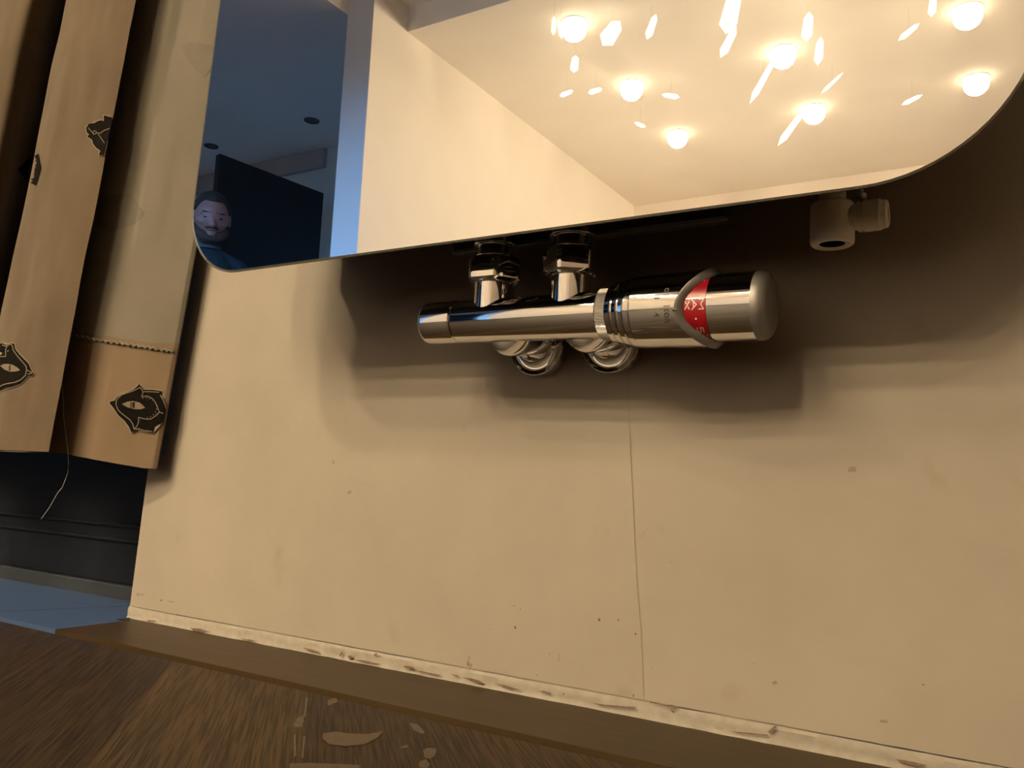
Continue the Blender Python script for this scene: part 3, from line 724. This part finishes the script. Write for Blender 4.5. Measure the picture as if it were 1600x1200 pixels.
# ------------------------------------------------------------------ curtain
def edge(pa, pb, y, dy=0.0):
    A, B = at_y(*pa, y), at_y(*pb, y)
    def f(z):
        zz = min(z, 0.62); k = (zz - A.z) / (B.z - A.z)
        return Vector((A.x + (B.x - A.x) * k, y, z))
    return f
eC = edge((75, 705), (212, 0), -0.066); eB = edge((17, 480), (118, 0), -0.056); eR = edge((240, 733), (296, 420), -0.016)
eA = edge((0, 240), (52, 0), -0.064)
def off(f, dx, y): return lambda z: Vector((f(z).x + dx, y, z))
def mix(f, g_, k, y): return lambda z: Vector((f(z).x * (1 - k) + g_(z).x * k, y, z))
# ordered path of the cloth, free edge -> folded round -> back layer -> wall side -> next folds
ctrl = [(eC, 0), (mix(eC, eB, 0.25, -0.0715), 0), (mix(eC, eB, 0.55, -0.0750), 0), (mix(eC, eB, 0.82, -0.0725), 0), (off(eB, 0.003, -0.064), 0), (off(eB, 0.0, -0.054), 0), (off(eB, 0.006, -0.047), 1),
        (mix(eB, eR, 0.30, -0.051), 1), (mix(eB, eR, 0.50, -0.0500), 1), (mix(eB, eR, 0.62, -0.0450), 1), (mix(eB, eR, 0.74, -0.0380), 1), (mix(eB, eR, 0.86, -0.0290), 1), (mix(eB, eR, 0.96, -0.0200), 1),
        (off(eR, 0.0, -0.0160), 1), (off(eR, -0.005, -0.0120), 1), (off(eR, -0.06, -0.012), 0), (off(eB, 0.03, -0.020), 0), (off(eB, -0.07, -0.006), 0), (off(eB, -0.120, 0.012), 0),
        (off(eA, -0.055, -0.012), 0), (off(eA, -0.004, -0.056), 0), (off(eA, -0.012, -0.070), 0), (off(eA, -0.05, -0.072), 0), (off(eA, -0.08, -0.060), 0), (off(eA, -0.10, -0.02), 0),
        (off(eA, -0.15, 0.0), 0), (off(eA, -0.19, -0.03), 0), (off(eA, -0.23, -0.065), 0), (off(eA, -0.28, -0.06), 0), (off(eA, -0.31, -0.01), 0), (off(eA, -0.36, 0.0), 0), (off(eA, -0.42, -0.05), 0), (off(eA, -0.46, -0.05), 0)]
def catmull(p0, p1, p2, p3, t):
    return 0.5 * ((2 * p1) + (p2 - p0) * t + (2 * p0 - 5 * p1 + 4 * p2 - p3) * t * t + (3 * p1 - p0 - 3 * p2 + p3) * t ** 3)
hem_a, hem_b = at_y(75, 705, -0.072), at_y(240, 733, -0.016)
SUBD = 7; zs = [0.0]
cur = MB(); cols_ = []; mats_ = []
for k in range(len(ctrl) - 1):
    for s in range(SUBD):
        cols_.append((k, s / SUBD)); mats_.append(ctrl[k + 1][1] if ctrl[k][1] != ctrl[k + 1][1] else ctrl[k][1])
cols_.append((len(ctrl) - 2, 1.0))
zl = [0.0] + [0.0025 * i for i in range(1, 4)] + [0.0075 + 0.0095 * i for i in range(1, 56)] + [0.53 + 0.09 * i for i in range(1, 18)]
def hemz(p):     # the hem hangs a touch lower at the right hand side
    return 0.1335 + (0.124 - 0.1335) * max(0, min(1, (p.x + 0.43) / 0.075)) if p.y > -0.05 and p.x > -0.45 else 0.1335
for zi in zl:
    for (k, t) in cols_:
        c = [ctrl[max(0, min(len(ctrl) - 1, k + d))][0] for d in (-1, 0, 1, 2)]
        z = 0.129 + zi
        P = catmull(c[0](z), c[1](z), c[2](z), c[3](z), t)
        zz = hemz(P) + zi
        P = catmull(c[0](zz), c[1](zz), c[2](zz), c[3](zz), t); P.z = zz
        w_ = 0.0022 * noise.noise(Vector((P.x * 16, k * 0.7, P.z * 7))) + 0.0010 * noise.noise(Vector((P.x * 40, k * 0.7, P.z * 22)))
        if P.x < -0.37 or P.y < -0.03: P.y += w_
        cur.v.append(P)
nc = len(cols_)
zstitch_r, zstitch_l = at_y(270, 550, -0.018).z, at_y(115, 525, -0.038).z
for j in range(len(zl) - 1):
    for i in range(nc - 1):
        mi = mats_[i] if i < len(mats_) else 0
        ctr = cur.v[j * nc + i]
        if mi == 1:
            kx = (ctr.x + 0.46) / (0.46 - 0.335)
            if ctr.z < zstitch_l + (zstitch_r - zstitch_l) * max(0, min(1, kx)) - 0.002: mi = 2
        cur.f.append([j * nc + i, j * nc + i + 1, (j + 1) * nc + i + 1, (j + 1) * nc + i]); cur.m.append(mi)
bvh = BVHTree.FromPolygons(cur.v, cur.f)
def on_cloth(u, v, lift=0.0014, maxd=None):
    d = ray(u, v).normalized(); h = bvh.ray_cast(CAM, d)
    return (h[0] - d * lift) if h[0] is not None else None
def cloth_poly(mb, pts, mi, lift, step=3.0, dens=True):
    """fill an outline with small triangles laid onto the cloth"""
    bm = bmesh.new(); vs = []
    # densify outline
    P = []
    for a, b_ in zip(pts, pts[1:] + pts[:1]):
        L_ = math.hypot(b_[0] - a[0], b_[1] - a[1]); k = max(1, int(L_ / step))
        for i in range(k): P.append((a[0] + (b_[0] - a[0]) * i / k, a[1] + (b_[1] - a[1]) * i / k))
    vs = [bm.verts.new((x, y, 0)) for x, y in P]; f = bm.faces.new(vs)
    bmesh.ops.triangulate(bm, faces=[f])
    bmesh.ops.subdivide_edges(bm, edges=[e_ for e_ in bm.edges if e_.calc_length() > step * 1.5], cuts=2, use_grid_fill=True)
    bmesh.ops.triangulate(bm, faces=bm.faces[:])
    bm.verts.ensure_lookup_table(); idx = {}
    b = len(mb.v)
    for v_ in bm.verts:
        p = on_cloth(v_.co.x, v_.co.y, lift)
        if p is not None: idx[v_.index if False else v_] = len(mb.v); mb.v.append(p)
    for f in bm.faces:
        if all(v_ in idx for v_ in f.verts):
            q = [idx[v_] for v_ in f.verts]
            dep = [mb.v[i].y for i in q]
            if max(dep) - min(dep) < 0.012: mb.f.append(q); mb.m.append(mi)
    bm.free()
def cloth_line(mb, pts, w, mi, lift):
    for a, b_ in zip(pts[:-1], pts[1:]):
        L_ = math.hypot(b_[0] - a[0], b_[1] - a[1])
        if L_ < 0.01: continue
        nx_, ny_ = -(b_[1] - a[1]) / L_ * w / 2, (b_[0] - a[0]) / L_ * w / 2
        q = [on_cloth(a[0] + nx_, a[1] + ny_, lift), on_cloth(b_[0] + nx_, b_[1] + ny_, lift), on_cloth(b_[0] - nx_, b_[1] - ny_, lift), on_cloth(a[0] - nx_, a[1] - ny_, lift)]
        if all(p is not None for p in q) and max(p.y for p in q) - min(p.y for p in q) < 0.008:
            b0 = len(mb.v); mb.v += q; mb.f.append([b0, b0 + 1, b0 + 2, b0 + 3]); mb.m.append(mi)
def sc_pts(pts, ox, oy, s): return [(ox + x / s, oy + y / s) for x, y in pts]
def grow(pts, d):
    n = len(pts); r = []
    area = sum(pts[i][0] * pts[(i + 1) % n][1] - pts[(i + 1) % n][0] * pts[i][1] for i in range(n)); sgn = 1 if area > 0 else -1
    for i in range(n):
        a, b_ = pts[i - 1], pts[(i + 1) % n]; tx, ty = b_[0] - a[0], b_[1] - a[1]; L_ = math.hypot(tx, ty) or 1
        r.append((pts[i][0] + sgn * ty / L_ * d, pts[i][1] - sgn * tx / L_ * d))
    return r
HALO, BLACK, LINE, EYE, DIM = 3, 4, 5, 6, 7
mot = MB(); mot.v, mot.f, mot.m = cur.v, cur.f, cur.m
o1 = sc_pts([(210,500),(225,470),(290,460),(320,410),(380,370),(480,330),(580,290),(640,240),(670,200),(715,240),(745,290),(880,290),(1015,310),(1000,370),(1050,450),(1098,560),(1080,680),(1055,775),(980,820),(910,870),(890,965),(760,940),(650,905),(570,950),(545,945),(520,880),(450,780),(350,690),(270,570)], 150, 580, 10)
cloth_poly(mot, grow(o1, 1.4), HALO, 0.0012); cloth_poly(mot, o1, BLACK, 0.0018)
for pts in ([(310,510),(325,440),(400,370),(480,340),(560,315),(640,280),(690,250),(725,300),(735,340),(710,400)], [(310,510),(340,600),(400,660),(480,720),(540,770),(575,830),(595,905),(640,860),(665,790),(665,725)],
            [(715,398),(800,388),(880,425),(930,490),(960,560),(990,640),(930,700),(860,745),(780,750),(660,720)], [(990,640),(1030,650),(1050,665)], [(745,320),(860,320),(990,330)], [(600,905),(680,900),(760,930),(880,940)],
            [(1000,375),(1040,440),(1075,520),(1090,580)]):
    cloth_line(mot, sc_pts(pts, 150, 580, 10), 1.3, LINE, 0.0023)
for i in range(11):
    a = -1.9 + i * 0.33; cloth_line(mot, sc_pts([(780 + 165 * math.cos(a), 570 + 150 * math.sin(a)), (780 + 175 * math.cos(a + 0.12), 570 + 160 * math.sin(a + 0.12))], 150, 580, 10), 1.0, LINE, 0.0023)
cloth_poly(mot, sc_pts([(405,515),(480,478),(580,466),(680,490),(730,530),(768,572),(700,595),(590,592),(480,560)], 150, 580, 10), EYE, 0.0023, 3)
for x_ in (543, 562, 590): cloth_line(mot, sc_pts([(x_, 480), (x_ - 3, 572)], 150, 580, 10), 2.2 if x_ == 590 else 0.8, BLACK, 0.0027)
o2_ = sc_pts([(-60,330),(30,310),(80,335),(145,315),(190,315),(205,390),(260,460),(330,530),(380,580),(405,640),(445,720),(430,745),(370,745),(330,800),(270,855),(160,895),(80,910),(0,950),(-60,1000),(-200,900),(-200,450)], 0, 500, 8.57)
cloth_poly(mot, grow(o2_, 1.6), HALO, 0.0012); cloth_poly(mot, o2_, BLACK, 0.0018)
for pts in ([(25,335),(75,350),(95,345),(140,325),(165,340),(175,400),(230,480),(300,560),(350,620),(355,680),(340,740),(280,800),(200,835),(100,850),(30,870),(0,890)], [(95,345),(75,400),(75,490),(20,488),(0,490)], [(360,670),(420,700),(425,715),(370,725)]):
    cloth_line(mot, sc_pts(pts, 0, 500, 8.57), 1.4, LINE, 0.0023)
cloth_poly(mot, sc_pts([(2,615),(50,590),(110,588),(170,600),(230,635),(270,672),(210,690),(130,692),(60,665)], 0, 500, 8.57), EYE, 0.0023, 3)
cloth_line(mot, sc_pts([(130, 605), (127, 680)], 0, 500, 8.57), 1.8, BLACK, 0.0027)
o3 = sc_pts([(412,470),(440,440),(480,435),(465,400),(500,425),(560,390),(640,345),(700,335),(745,350),(745,240),(830,260),(910,285),(835,620),(745,1000),(720,990),(650,985),(680,905),(600,850),(540,770),(525,700),(430,640),(470,600),(425,560)], 100, 160, 12)
cloth_poly(mot, grow(o3, 1.3), HALO, 0.0012, 4); cloth_poly(mot, o3, BLACK, 0.0018, 4)
for pts in ([(450,470),(490,520),(540,570),(560,530),(600,540),(610,575),(560,600),(530,570)], [(610,575),(680,575),(760,520),(860,485)], [(640,590),(700,680),(760,760),(820,810)]):
    cloth_line(mot, sc_pts(pts, 100, 160, 12), 1.0, LINE, 0.0023)
o4 = [(28,265),(42,250),(60,240),(64,262),(56,290),(44,284)]
cloth_poly(mot, o4, BLACK, 0.0018)
cloth_poly(mot, [(283,72),(300,66),(332,70),(335,100),(320,120),(305,108),(292,92)], DIM, 0.0004)
cloth_poly(mot, [(157,305),(205,303),(226,333),(210,350),(175,362),(150,350)], DIM, 0.0004)
curtain = cur.build('curtain', [M['fab'], M['lining'], M['hemfab'], M['motifhalo'], M['motif'], M['motifline'], M['motifeye'], M['motifdim']], None, smooth=True, angle=80)
tag(curtain, 'long tan curtain with black tulip print, pale lining turned out, hanging left of the mirror', 'curtain')
# gathered stitch ridge across the turned-up hem
st = MB(); pts = []
for i in range(61):
    k = i / 60; u = 112 + (270 - 112) * k; v = 525 + (549 - 525) * k + 1.6 * math.sin(i * 1.9)
    p = on_cloth(u, v, 0.0012)
    if p is not None: pts.append(p)
st.tube(pts, [0.0007 + 0.0006 * abs(math.sin(i * 1.3)) for i in range(len(pts))], 8)
st_o = st.build('hem_stitching', M['lining'], curtain)
tp = [(97, 600, 0.002), (99, 625, 0.002), (99.5, 650, 0.002), (103, 680, 0.002), (106, 706, 0.002)]
pts = [q for q in (on_cloth(a, b_, c_) for a, b_, c_ in tp) if q is not None]
yy = pts[-1].y
pts += [at_y(a, b_, yy) for a, b_ in ((107, 722), (106, 738), (101, 752), (97, 762), (90, 770), (84, 781), (77, 793), (70, 803), (64, 811))]
th_ = MB(); th_.tube(pts, 0.00022, 6); th_.build('loose_thread', M['thread'], curtain)

# ------------------------------------------------------------------ ceiling lamps
def lit_lamp(x, y, zc, label, group=None, power=0, size=160, aim=None):
    bulb_mat = M['spotbulb'] if aim else M['bulb']
    r = empty('ceiling_downlight', (x, y, zc)); tag(r, label, 'ceiling light', group)
    m = MB(); m.lathe([(-0.0005, 0.068), (-0.004, 0.066), (-0.005, 0.058), (-0.0005, 0.056)], Matrix(), 32, close=False)
    m.build('trim_ring', M['trimring'], r)
    m = MB(); m.lathe([(-0.032 + 0.062 * math.cos(a), max(1e-6, 0.062 * math.sin(a))) for a in [1.05 + (PI - 1.05) * i / 14 for i in range(15)]], Matrix(), 32)
    m.build('bulb', bulb_mat, r)
    if not aim: return r
    l = bpy.data.lights.new('added_downlight_beam', 'SPOT'); l.energy = power; l.color = LAMP_COL
    l.spot_size = math.radians(size); l.spot_blend = 1.0
    l.shadow_soft_size = 0.085 if aim else 0.06
    lo = link(bpy.data.objects.new('added_downlight_beam', l)); lo.parent = r; lo.location = (0, 0, -0.095)
    if aim: lo.rotation_euler = (Vector(aim) - Vector((x, y, zc - 0.095))).to_track_quat('-Z', 'Y').to_euler()
    return r
rows = [(-3.205, 'beam side'), (-3.915, 'middle'), (-4.650, 'far')]
names = {-1.60: 'nearest the partition wall', -0.765: 'in the centre column', 0.068: 'in the outer column'}
for y, rn in rows:
    for x in (-1.60, -0.765, 0.068):
        lit_lamp(x, y, ZL, 'glowing round ceiling downlight reflected in mirror, %s row, %s' % (rn, names[x]), 'glowing downlights on the lower ceiling')
lit_lamp(-1.55, -2.50, ZU, 'unseen added round ceiling downlight on the raised ceiling, the one nearer the partition', 'unseen added downlights on the raised ceiling', AIM_W, 46, (-0.85, 0.0, 0.35))  # out-of-view pair, added to light the mirror wall at its shadow angles
lit_lamp(-0.70, -2.15, ZU, 'unseen added round ceiling downlight on the raised ceiling, the one nearer the mirror wall', 'unseen added downlights on the raised ceiling', AIM_W, 46, (-0.85, 0.0, 0.35))
for i, (x, y) in enumerate(((-3.635, -3.475), (-4.606, -3.477))):
    r = empty('ceiling_downlight', (x, y, ZL))
    tag(r, ('unlit dark round ceiling downlight in the blue room, nearer the partition', 'unlit dark round ceiling downlight in the blue room, above the man')[i], 'ceiling light', 'unlit downlights')
    m = MB(); m.lathe([(-0.0005, 0.05), (-0.006, 0.048), (-0.007, 0.040), (-0.0005, 0.038)], Matrix(), 32); m.build('trim_ring', M['offlamp'], r)
    m = MB(); m.lathe([(-0.002, 0.038), (-0.003, 0.0)], Matrix(), 24); m.build('lens', M['offlamp'], r)

# ------------------------------------------------------------------ crystal drops hanging from the ceiling, glowing in place of lamp glare
YV = 2 * YF
def mirror_z(u, v, z):                      # real place of a thing seen in the mirror at height z
    p = at_z(u, v, z); return Vector((p.x, YV - p.y, z))
crys = [((955, 52), 0.11, 0.05, 40), ((1018, 42), 0.10, 0.024, 20), ((898, 100), 0.075, 0.028, 5), ((885, 146), 0.07, 0.018, 80), ((930, 142), 0.07, 0.02, 85), ((1048, 150), 0.09, 0.018, -70),
        ((1000, 195), 0.07, 0.014, -60), ((1138, 66), 0.13, 0.028, 28), ((1142, 18), 0.17, 0.05, 12), ((1192, 125), 0.22, 0.022, 30), ((1236, 200), 0.20, 0.026, 38), ((1262, 42), 0.12, 0.03, 5),
        ((1280, 80), 0.12, 0.025, 5), ((1425, 156), 0.09, 0.016, 70), ((1420, 50), 0.09, 0.018, 55), ((1457, 10), 0.08, 0.02, 5), ((865, 40), 0.08, 0.014, 0), ((875, 45), 0.09, 0.012, -12), ((1300, 130), 0.12, 0.012, 50)]
cr = empty('glare_crystal_chandelier', mirror_z(1090, 80, 2.28))
tag(cr, 'crystal chandelier glowing in place of lamp glare among the glowing ceiling lights in the mirror', 'chandelier')
for i, ((u, v), L_, w_, ang) in enumerate(crys):
    P = mirror_z(u, v, 2.29); a = math.radians(ang)
    # the drop lies tilted in the plane facing the mirror wall
    rot = Matrix.Rotation(a, 4, 'Y'); Mx = Matrix.Translation(P - cr.location) @ rot
    m = MB(); h = L_ * 0.62
    m.lathe([(-h, 0.0), (-h * 0.55, w_ * 0.85), (h * 0.6, w_ * 0.7), (h, 0.0)], Mx, 6); m.build('glare_crystal_drop', M['crystal'], cr, smooth=False)
for ((u, v), L_, w_, ang) in crys:
    P = mirror_z(u, v, 2.29) - cr.location; m = MB(); m.tube([P, Vector((P.x, P.y, ZL - cr.location.z))], 0.0004, 5)
    m.build('suspension_wire', M['satin'], cr)


# ------------------------------------------------------------------ open black door in the blue room
dn, df = mirror_z(344, 240, 2.0), mirror_z(506, 302, 2.0)
dv = (df - dn); dl = math.hypot(dv.x, dv.y); rz = math.atan2(dv.y, dv.x)
door = empty('open_door', (dn.x, dn.y, 0), rz); tag(door, 'tall black door leaf standing open behind the bearded man in the blue room', 'door')
m = MB(); m.box((0, -0.042, 0.006), (dl, 0.0, 2.0)); m.build('door_leaf', M['doorblack'], door, smooth=False, bevel=0.002)
m = MB()
for sx in (1, -1):
    yb = 0.0 if sx > 0 else -0.042
    m.tube([(0.06, yb, 1.0), (0.06, yb + sx * 0.05, 1.0), (0.17, yb + sx * 0.05, 1.0)], 0.009, 10)
m.build('door_handle', M['satin'], door)

# ------------------------------------------------------------------ the man
HT = 1.59                            # height of the crown
HX = mirror_z(336, 315, HT); HX.z = 0; HX += Vector((0.0, 0.02, 0))
FACE = math.atan2(0.52, 0.85)
man = empty('person', HX, FACE)      # local +x is the way he faces
tag(man, 'bearded dark-haired person in a dark teal jumper standing, seen in the mirror corner', 'person')
def capsule(mb, a, b_, ra, rb, n=14, mi=0):
    a, b_ = Vector(a), Vector(b_); d = b_ - a; L_ = d.length; q = d.to_track_quat('Z', 'Y').to_matrix().to_4x4(); q.translation = a
    pr = [(-ra * math.cos(t), ra * math.sin(t)) for t in [PI / 2 * i / 5 for i in range(6)]] + [(L_ + rb * math.sin(t), rb * math.cos(t)) for t in [PI / 2 * i / 5 for i in range(6)]]
    pr[0] = (pr[0][0], 1e-7); pr[-1] = (pr[-1][0], 1e-7)
    mb.lathe(pr, q, n, mi)
def ellip(mb, c, r, n=20, m_=14, mi=0, fn=None):
    vs = []; fs = []
    for j in range(m_ + 1):
        t = PI * j / m_
        for i in range(n):
            a = 2 * PI * i / n; p = Vector((math.sin(t) * math.cos(a), math.sin(t) * math.sin(a), math.cos(t)))
            k = fn(p) if fn else 1
            vs.append((c[0] + r[0] * p.x * k, c[1] + r[1] * p.y * k, c[2] + r[2] * p.z * k))
    for j in range(m_):
        for i in range(n):
            k = (i + 1) % n; fs.append((j * n + i, (j + 1) * n + i, (j + 1) * n + k, j * n + k))
    mb.add(vs, fs, mi)
def remesh(o, vox, sm=2):
    r = o.modifiers.new('skin', 'REMESH'); r.mode = 'VOXEL'; r.voxel_size = vox; r.use_smooth_shade = True
    s = o.modifiers.new('soften', 'SMOOTH'); s.iterations = sm; s.factor = 0.5
s_ = HT / 1.75
def P3(x, y, z): return (x * s_, y * s_, z * s_)
PITCH = Matrix.Translation(P3(-0.012, 0, 1.565)) @ Matrix.Rotation(math.radians(20), 4, 'Y') @ Matrix.Scale(1.10, 4) @ Matrix.Scale(1.09, 4, (0, 1, 0)) @ Matrix.Translation(-Vector(P3(-0.012, 0, 1.565)))
def nod(mb):
    mb.v = [PITCH @ p for p in mb.v]
bdy = MB()
HC = P3(0.012, 0, 1.635)             # head centre
def headfn(p):
    k = 1.0
    if p.z < 0: k *= 1 - 0.14 * (-p.z) ** 1.4 * (1 if p.x > 0 else 1.6)
    return k
ellip(bdy, HC, (0.098 * s_, 0.080 * s_, 0.125 * s_), 48, 36, fn=headfn)
capsule(bdy, P3(0.030, 0, 1.560), P3(0.068, 0, 1.555), 0.050 * s_, 0.034 * s_)        # jaw and chin
capsule(bdy, P3(0.092, 0, 1.655), P3(0.117, 0, 1.612), 0.011 * s_, 0.0175 * s_)       # nose
for sy in (1, -1):
    capsule(bdy, P3(0.088, 0.012 * sy, 1.664), P3(0.080, 0.052 * sy, 1.664), 0.012 * s_, 0.010 * s_)   # brow
    capsule(bdy, P3(0.072, 0.040 * sy, 1.618), P3(0.058, 0.056 * sy, 1.622), 0.022 * s_, 0.018 * s_)   # cheek
    capsule(bdy, P3(0.108, 0.010 * sy, 1.609), P3(0.104, 0.013 * sy, 1.611), 0.009 * s_, 0.007 * s_)   # nostril wing
    capsule(bdy, P3(0.010, 0.080 * sy, 1.655), P3(0.004, 0.087 * sy, 1.610), 0.014 * s_, 0.010 * s_)   # ear
capsule(bdy, P3(0.085, -0.016, 1.581), P3(0.085, 0.016, 1.581), 0.013 * s_, 0.013 * s_)
nod(bdy)
capsule(bdy, P3(-0.018, 0, 1.575), P3(-0.022, 0, 1.440), 0.058 * s_, 0.062 * s_)      # neck
ellip(bdy, P3(-0.01, 0, 1.24), P3(0.115, 0.170, 0.225)); ellip(bdy, P3(0, 0, 1.05), P3(0.105, 0.150, 0.17)); ellip(bdy, P3(-0.01, 0, 0.93), P3(0.110, 0.165, 0.13))
for sy in (1, -1):
    capsule(bdy, P3(-0.015, 0.06 * sy, 1.405), P3(-0.015, 0.160 * sy, 1.355), 0.046 * s_, 0.056 * s_)
    capsule(bdy, P3(-0.015, 0.180 * sy, 1.345), P3(0.00, 0.235 * sy, 1.115), 0.055 * s_, 0.042 * s_)
    capsule(bdy, P3(0.00, 0.235 * sy, 1.115), P3(0.075, 0.245 * sy, 0.875), 0.041 * s_, 0.027 * s_)
    pw = Vector(P3(0.075, 0.245 * sy, 0.875))
    capsule(bdy, pw, pw + Vector((0.022, 0, -0.075)) * s_, 0.025 * s_, 0.030 * s_)
    for fi, (fy, fl_) in enumerate(((-0.027, 0.068), (-0.009, 0.078), (0.009, 0.074), (0.026, 0.058))):
        a0 = pw + Vector((0.026, fy * sy * 0.15, -0.090)) * s_ + Vector((-fy * 0.9, 0, 0)) * s_
        a1 = a0 + Vector((0.012, -0.004 * sy, -fl_ * 0.5)) * s_; a2 = a1 + Vector((0.004, -0.018 * sy, -fl_ * 0.45)) * s_
        capsule(bdy, a0, a1, 0.0092 * s_, 0.0085 * s_, 10); capsule(bdy, a1, a2, 0.0085 * s_, 0.0074 * s_, 10)
    t0 = pw + Vector((0.035, -0.006 * sy, -0.035)) * s_; t1 = t0 + Vector((0.030, -0.010 * sy, -0.035)) * s_; t2 = t1 + Vector((0.010, -0.006 * sy, -0.030)) * s_
    capsule(bdy, t0, t1, 0.0125 * s_, 0.0100 * s_, 10); capsule(bdy, t1, t2, 0.0100 * s_, 0.0085 * s_, 10)
    capsule(bdy, P3(-0.005, 0.085 * sy, 0.90), P3(0.005, 0.105 * sy, 0.50), 0.088 * s_, 0.060 * s_)
    capsule(bdy, P3(0.005, 0.105 * sy, 0.50), P3(-0.02, 0.115 * sy, 0.09), 0.060 * s_, 0.040 * s_)
    capsule(bdy, P3(-0.045, 0.117 * sy, 0.040), P3(0.14, 0.135 * sy, 0.028), 0.038 * s_, 0.027 * s_)
bo = bdy.build('body', M['skin'], man); remesh(bo, 0.0045, 3)
# clothing
cl = MB()
ellip(cl, P3(-0.01, 0, 1.24), P3(0.130, 0.185, 0.225)); ellip(cl, P3(0, 0, 1.05), P3(0.125, 0.170, 0.20)); ellip(cl, P3(-0.01, 0, 0.95), P3(0.125, 0.178, 0.10))
for sy in (1, -1):
    capsule(cl, P3(-0.015, 0.055 * sy, 1.410), P3(-0.015, 0.160 * sy, 1.355), 0.054 * s_, 0.066 * s_)
    capsule(cl, P3(-0.015, 0.180 * sy, 1.345), P3(0.00, 0.237 * sy, 1.115), 0.068 * s_, 0.054 * s_)
    capsule(cl, P3(0.00, 0.237 * sy, 1.115), P3(0.070, 0.245 * sy, 0.895), 0.053 * s_, 0.038 * s_)
jo = cl.build('jumper', M['shirt'], man); remesh(jo, 0.006, 3)
cl = MB(); cl.lathe([(-0.02, 0.078 * s_), (0.0, 0.076 * s_), (0.028, 0.066 * s_), (0.034, 0.063 * s_), (0.030, 0.058 * s_), (0.0, 0.062 * s_)], T(-0.020 * s_, 0, 1.468 * s_), 32)
cc = cl.build('collar', M['collar'], man)
cl = MB(); ellip(cl, P3(-0.01, 0, 0.93), P3(0.122, 0.176, 0.125))
for sy in (1, -1):
    capsule(cl, P3(-0.005, 0.087 * sy, 0.89), P3(0.005, 0.107 * sy, 0.50), 0.097 * s_, 0.074 * s_)
    capsule(cl, P3(0.005, 0.107 * sy, 0.50), P3(-0.018, 0.117 * sy, 0.12), 0.074 * s_, 0.060 * s_)
to = cl.build('trousers', M['jeans'], man); remesh(to, 0.008, 3)
for sy in (1, -1):
    cl = MB(); capsule(cl, P3(-0.050, 0.117 * sy, 0.048), P3(0.145, 0.135 * sy, 0.036), 0.047 * s_, 0.036 * s_); capsule(cl, P3(-0.02, 0.117 * sy, 0.10), P3(-0.03, 0.117 * sy, 0.05), 0.050 * s_, 0.050 * s_)
    so = cl.build('shoe', M['black'], man); remesh(so, 0.006, 2)
# hair and beard as caps over the skull
def cap(name, mat, keep, grow_, rough=0.006):
    m = MB(); n, mm = 72, 54; grid = {}
    for j in range(mm + 1):
        t = PI * j / mm
        for i in range(n):
            a = 2 * PI * i / n; p = Vector((math.sin(t) * math.cos(a), math.sin(t) * math.sin(a), math.cos(t)))
            g_ = keep(p)
            k = headfn(p); d = grow_ * max(0, min(1, g_ * 5)) + rough * noise.noise(p * 9) * max(0, min(1, g_ * 4))
            if g_ <= 0: d = -0.008
            grid[(i, j)] = len(m.v)
            m.v.append(Vector((HC[0] + (0.098 * s_ * k + d) * p.x, HC[1] + (0.080 * s_ * k + d) * p.y, HC[2] + (0.125 * s_ * k + d) * p.z)))
    for j in range(mm):
        for i in range(n):
            k = (i + 1) % n; q = [grid[(i, j)], grid[(i, j + 1)], grid[(k, j + 1)], grid[(k, j)]]
            m.f.append(q); m.m.append(0)
    nod(m); return m.build(name, mat, man)
cap('hair', M['hair'], lambda p: (p.z - 0.73 if p.x > 0.40 else (p.z - (0.73 - (0.40 - p.x) * 1.7))) if p.x > -0.2 else p.z + 0.45, 0.017)
bd2 = MB()
for i in range(15):
    a = -1.35 + 2.7 * i / 14; cx, cy = math.cos(a), math.sin(a)
    zt = 1.618 - 0.052 * cx ** 0.7 if cx > 0.05 else 1.618
    capsule(bd2, P3(0.012 + 0.076 * cx, 0.071 * cy, 1.535 + 0.045 * (1 - cx)), P3(0.014 + 0.071 * cx, 0.073 * cy, zt - 0.012), 0.023 * s_, 0.015 * s_, 10)
capsule(bd2, P3(0.096, -0.026, 1.590), P3(0.099, 0, 1.597), 0.008 * s_, 0.009 * s_, 10); capsule(bd2, P3(0.099, 0, 1.597), P3(0.096, 0.026, 1.590), 0.009 * s_, 0.008 * s_, 10)
capsule(bd2, P3(0.060, -0.02, 1.528), P3(0.060, 0.02, 1.528), 0.034 * s_, 0.034 * s_, 12)
nod(bd2); be = bd2.build('beard', M['beard'], man); remesh(be, 0.004, 2)
for sy in (1, -1):
    m = MB(); ellip(m, P3(0.0850, 0.031 * sy, 1.645), P3(0.0140, 0.0175, 0.0105), 16, 10); ellip(m, P3(0.0960, 0.031 * sy, 1.645), P3(0.006, 0.011, 0.0075), 12, 8, 1)
    nod(m); m.build('eye', [M['eye'], M['iris']], man)
    m = MB(); capsule(m, P3(0.099, 0.014 * sy, 1.671), P3(0.088, 0.050 * sy, 1.672), 0.0055 * s_, 0.0035 * s_, 8); nod(m); m.build('eyebrow', M['hair'], man)
m = MB(); capsule(m, P3(0.098, -0.018, 1.583), P3(0.101, 0, 1.585), 0.0045 * s_, 0.006 * s_, 8); capsule(m, P3(0.101, 0, 1.585), P3(0.098, 0.018, 1.583), 0.006 * s_, 0.0045 * s_, 8)
nod(m); m.build('lips', M['lips'], man)
